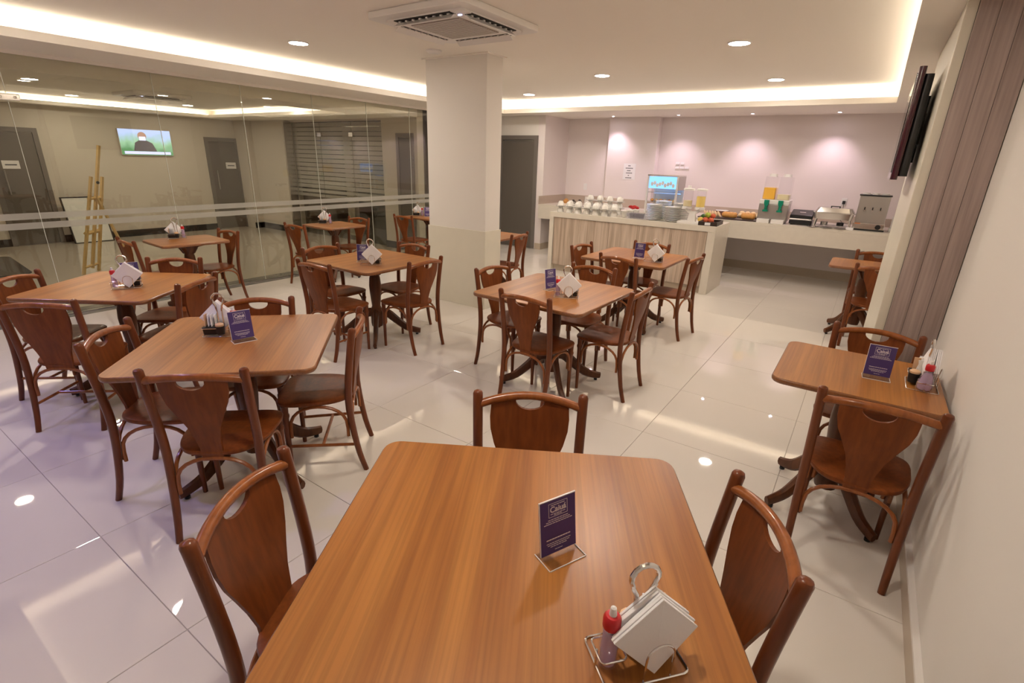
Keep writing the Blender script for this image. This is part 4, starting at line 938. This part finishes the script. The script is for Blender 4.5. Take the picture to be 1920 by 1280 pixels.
# chafing dish
t = thing('chafing_dish', 'stainless steel chafing dish with closed lid', 'chafing dish', (-0.40, 8.72, CZ))
for sx in (-1, 1):
    for sy in (-1, 1): MB().tube([(sx*.22, sy*.13, 0), (sx*.20, sy*.12, .16)], .009, 6).obj('leg', 'steel_bright', t)
MB().prism(rrect(.46, .30, .04, 4), .12, .20, 1.06).obj('water_pan', 'steel_bright', t, True)
MB().prism(rrect(.52, .35, .05, 4), .2005, .215).obj('rim', 'steel_bright', t, bevel=.003)
MB().prism(rrect(.49, .32, .05, 5), .2155, .275, .84).obj('lid', 'steel_bright', t, True)
MB().box(-.06, .06, -.012, .012, .285, .297).box(-.06, -.045, -.01, .01, .274, .286).box(.045, .06, -.01, .01, .274, .286).obj('lid_handle', 'black_plastic', t)
MB().box(-.19, .19, -.10, .10, .025, .032).obj('burner_shelf', 'steel', t)
for s in (-1, 1): MB().lathe([(.045, .033), (.045, .075), (.02, .08)], 14, c=(s*.1, 0, 0)).obj('burner', 'steel' if s < 0 else 'black_plastic', t, True)
for k in range(3):
    tag(MB().lathe([(.03, 0), (.075, .008), (.078, .012), (.03, .006), (.001, .006)], 18).obj('spoon_rest', 'steel_bright', None, True, loc=(-.62+.17*k, 8.525, CZ)), 'small steel dish in front of the chafing dish, %s' % ('left one', 'middle one', 'right one')[k], 'dish', 'steel dishes before the chafing dish')
tag(MB().box(-.045, .045, -.02, .02, 0, .035).obj('label_block', 'paper', None, bevel=.003, loc=(-.17, 8.53, CZ)), 'white label block between chafing dish and urn', 'label')
# coffee urn
t = thing('coffee_urn', 'square stainless coffee urn with three taps', 'urn', (0.035, 8.80, CZ))
MB().box(-.19, .19, -.17, .17, 0, .018).obj('foot_plate', 'black_plastic', t)
MB().box(-.185, .185, -.165, .165, .018, .10).obj('control_base', 'steel_bright', t, bevel=.006)
MB().box(-.175, .175, -.145, .155, .10, .46).obj('tank', 'steel', t, bevel=.008)
MB().box(-.185, .185, -.155, .165, .46, .475).obj('top_rim', 'black_plastic', t)
for k in range(3):
    lid = MB().lathe([(.045, .475), (.045, .495), (.02, .50)], 14, c=(-.11+.11*k, 0, 0)).obj('lid', 'white_plastic', t, True)
    tp = MB().lathe([(.010, 0), (.010, .05)], 8, c=(-.09+.09*k, -.195, .27), ax='y').obj('tap', 'steel_bright', t, True)
    MB().tube([(-.09+.09*k, -.185, .275), (-.09+.09*k, -.195, .315)], .007, 6).obj('tap_lever', 'black_plastic', tp)
MB().lathe([(.032, 0), (.032, .02), (.02, .026)], 16, c=(.11, -.192, .058), ax='y').obj('dial', 'black_plastic', t, True)
MB().box(-.165, -.10, -.1675, -.1655, .085, .10).obj('label_plate', 'orange_label', t)
t = thing('napkin_box', 'white napkin box at the right end of the back counter', 'napkin box', (0.335, 8.80, CZ)); MB().box(-.06, .06, -.08, .08, 0, .05).obj('base', 'whiteboard', t, bevel=.004); MB().box(-.05, .05, -.012, .012, .0505, .20).rot('X', -.12, about=(0, 0, .05)).obj('napkins', 'paper', t)
# notice, outlets
t = thing('paper_notice', 'white printed paper notice taped on the pilaster', 'notice', (-3.806, 9.329, 1.52)); MB().box(-.118, .118, -.002, 0, -.14, .14).obj('sheet', 'paper', t)
pr = MB()
for k, hw_ in enumerate((.03, .075, .045, .06, .02, .065)):
    for q in range(int(hw_/.012)): pr.box(-hw_+.024*q, -hw_+.024*q+.019, -.0026, -.002, .10-.042*k-.008, .10-.042*k+.008)
pr.obj('print_lines', 'print_dark', t)['kind'] = 'stuff'
for x, y, lbl, plug in ((-4.77, YB, 'white wall socket left of the pilaster', False), (-0.346, YB, 'white wall socket with a black plug above the chafing dish', True)):
    t = thing('wall_socket', lbl, 'socket', (x, y-.001, 1.20)); MB().box(-.036, .036, -.008, 0, -.06, .06).obj('plate', 'white', t, bevel=.003)
    if plug: MB().box(-.02, .02, -.045, -.0085, -.03, .02).obj('plug', 'black_plastic', t, bevel=.005); MB().tube(sub((0, -.04, -.03), (.01, -.06, -.10), (-.01, -.05, -.20), (.03, -.06, -.29), (.12, -.1, -.312)), .004, 6).obj('cable', 'black_plastic', t, True)
    else: MB().box(-.012, .012, -.0095, -.0082, -.016, .016).obj('insert', 'white_plastic', t)
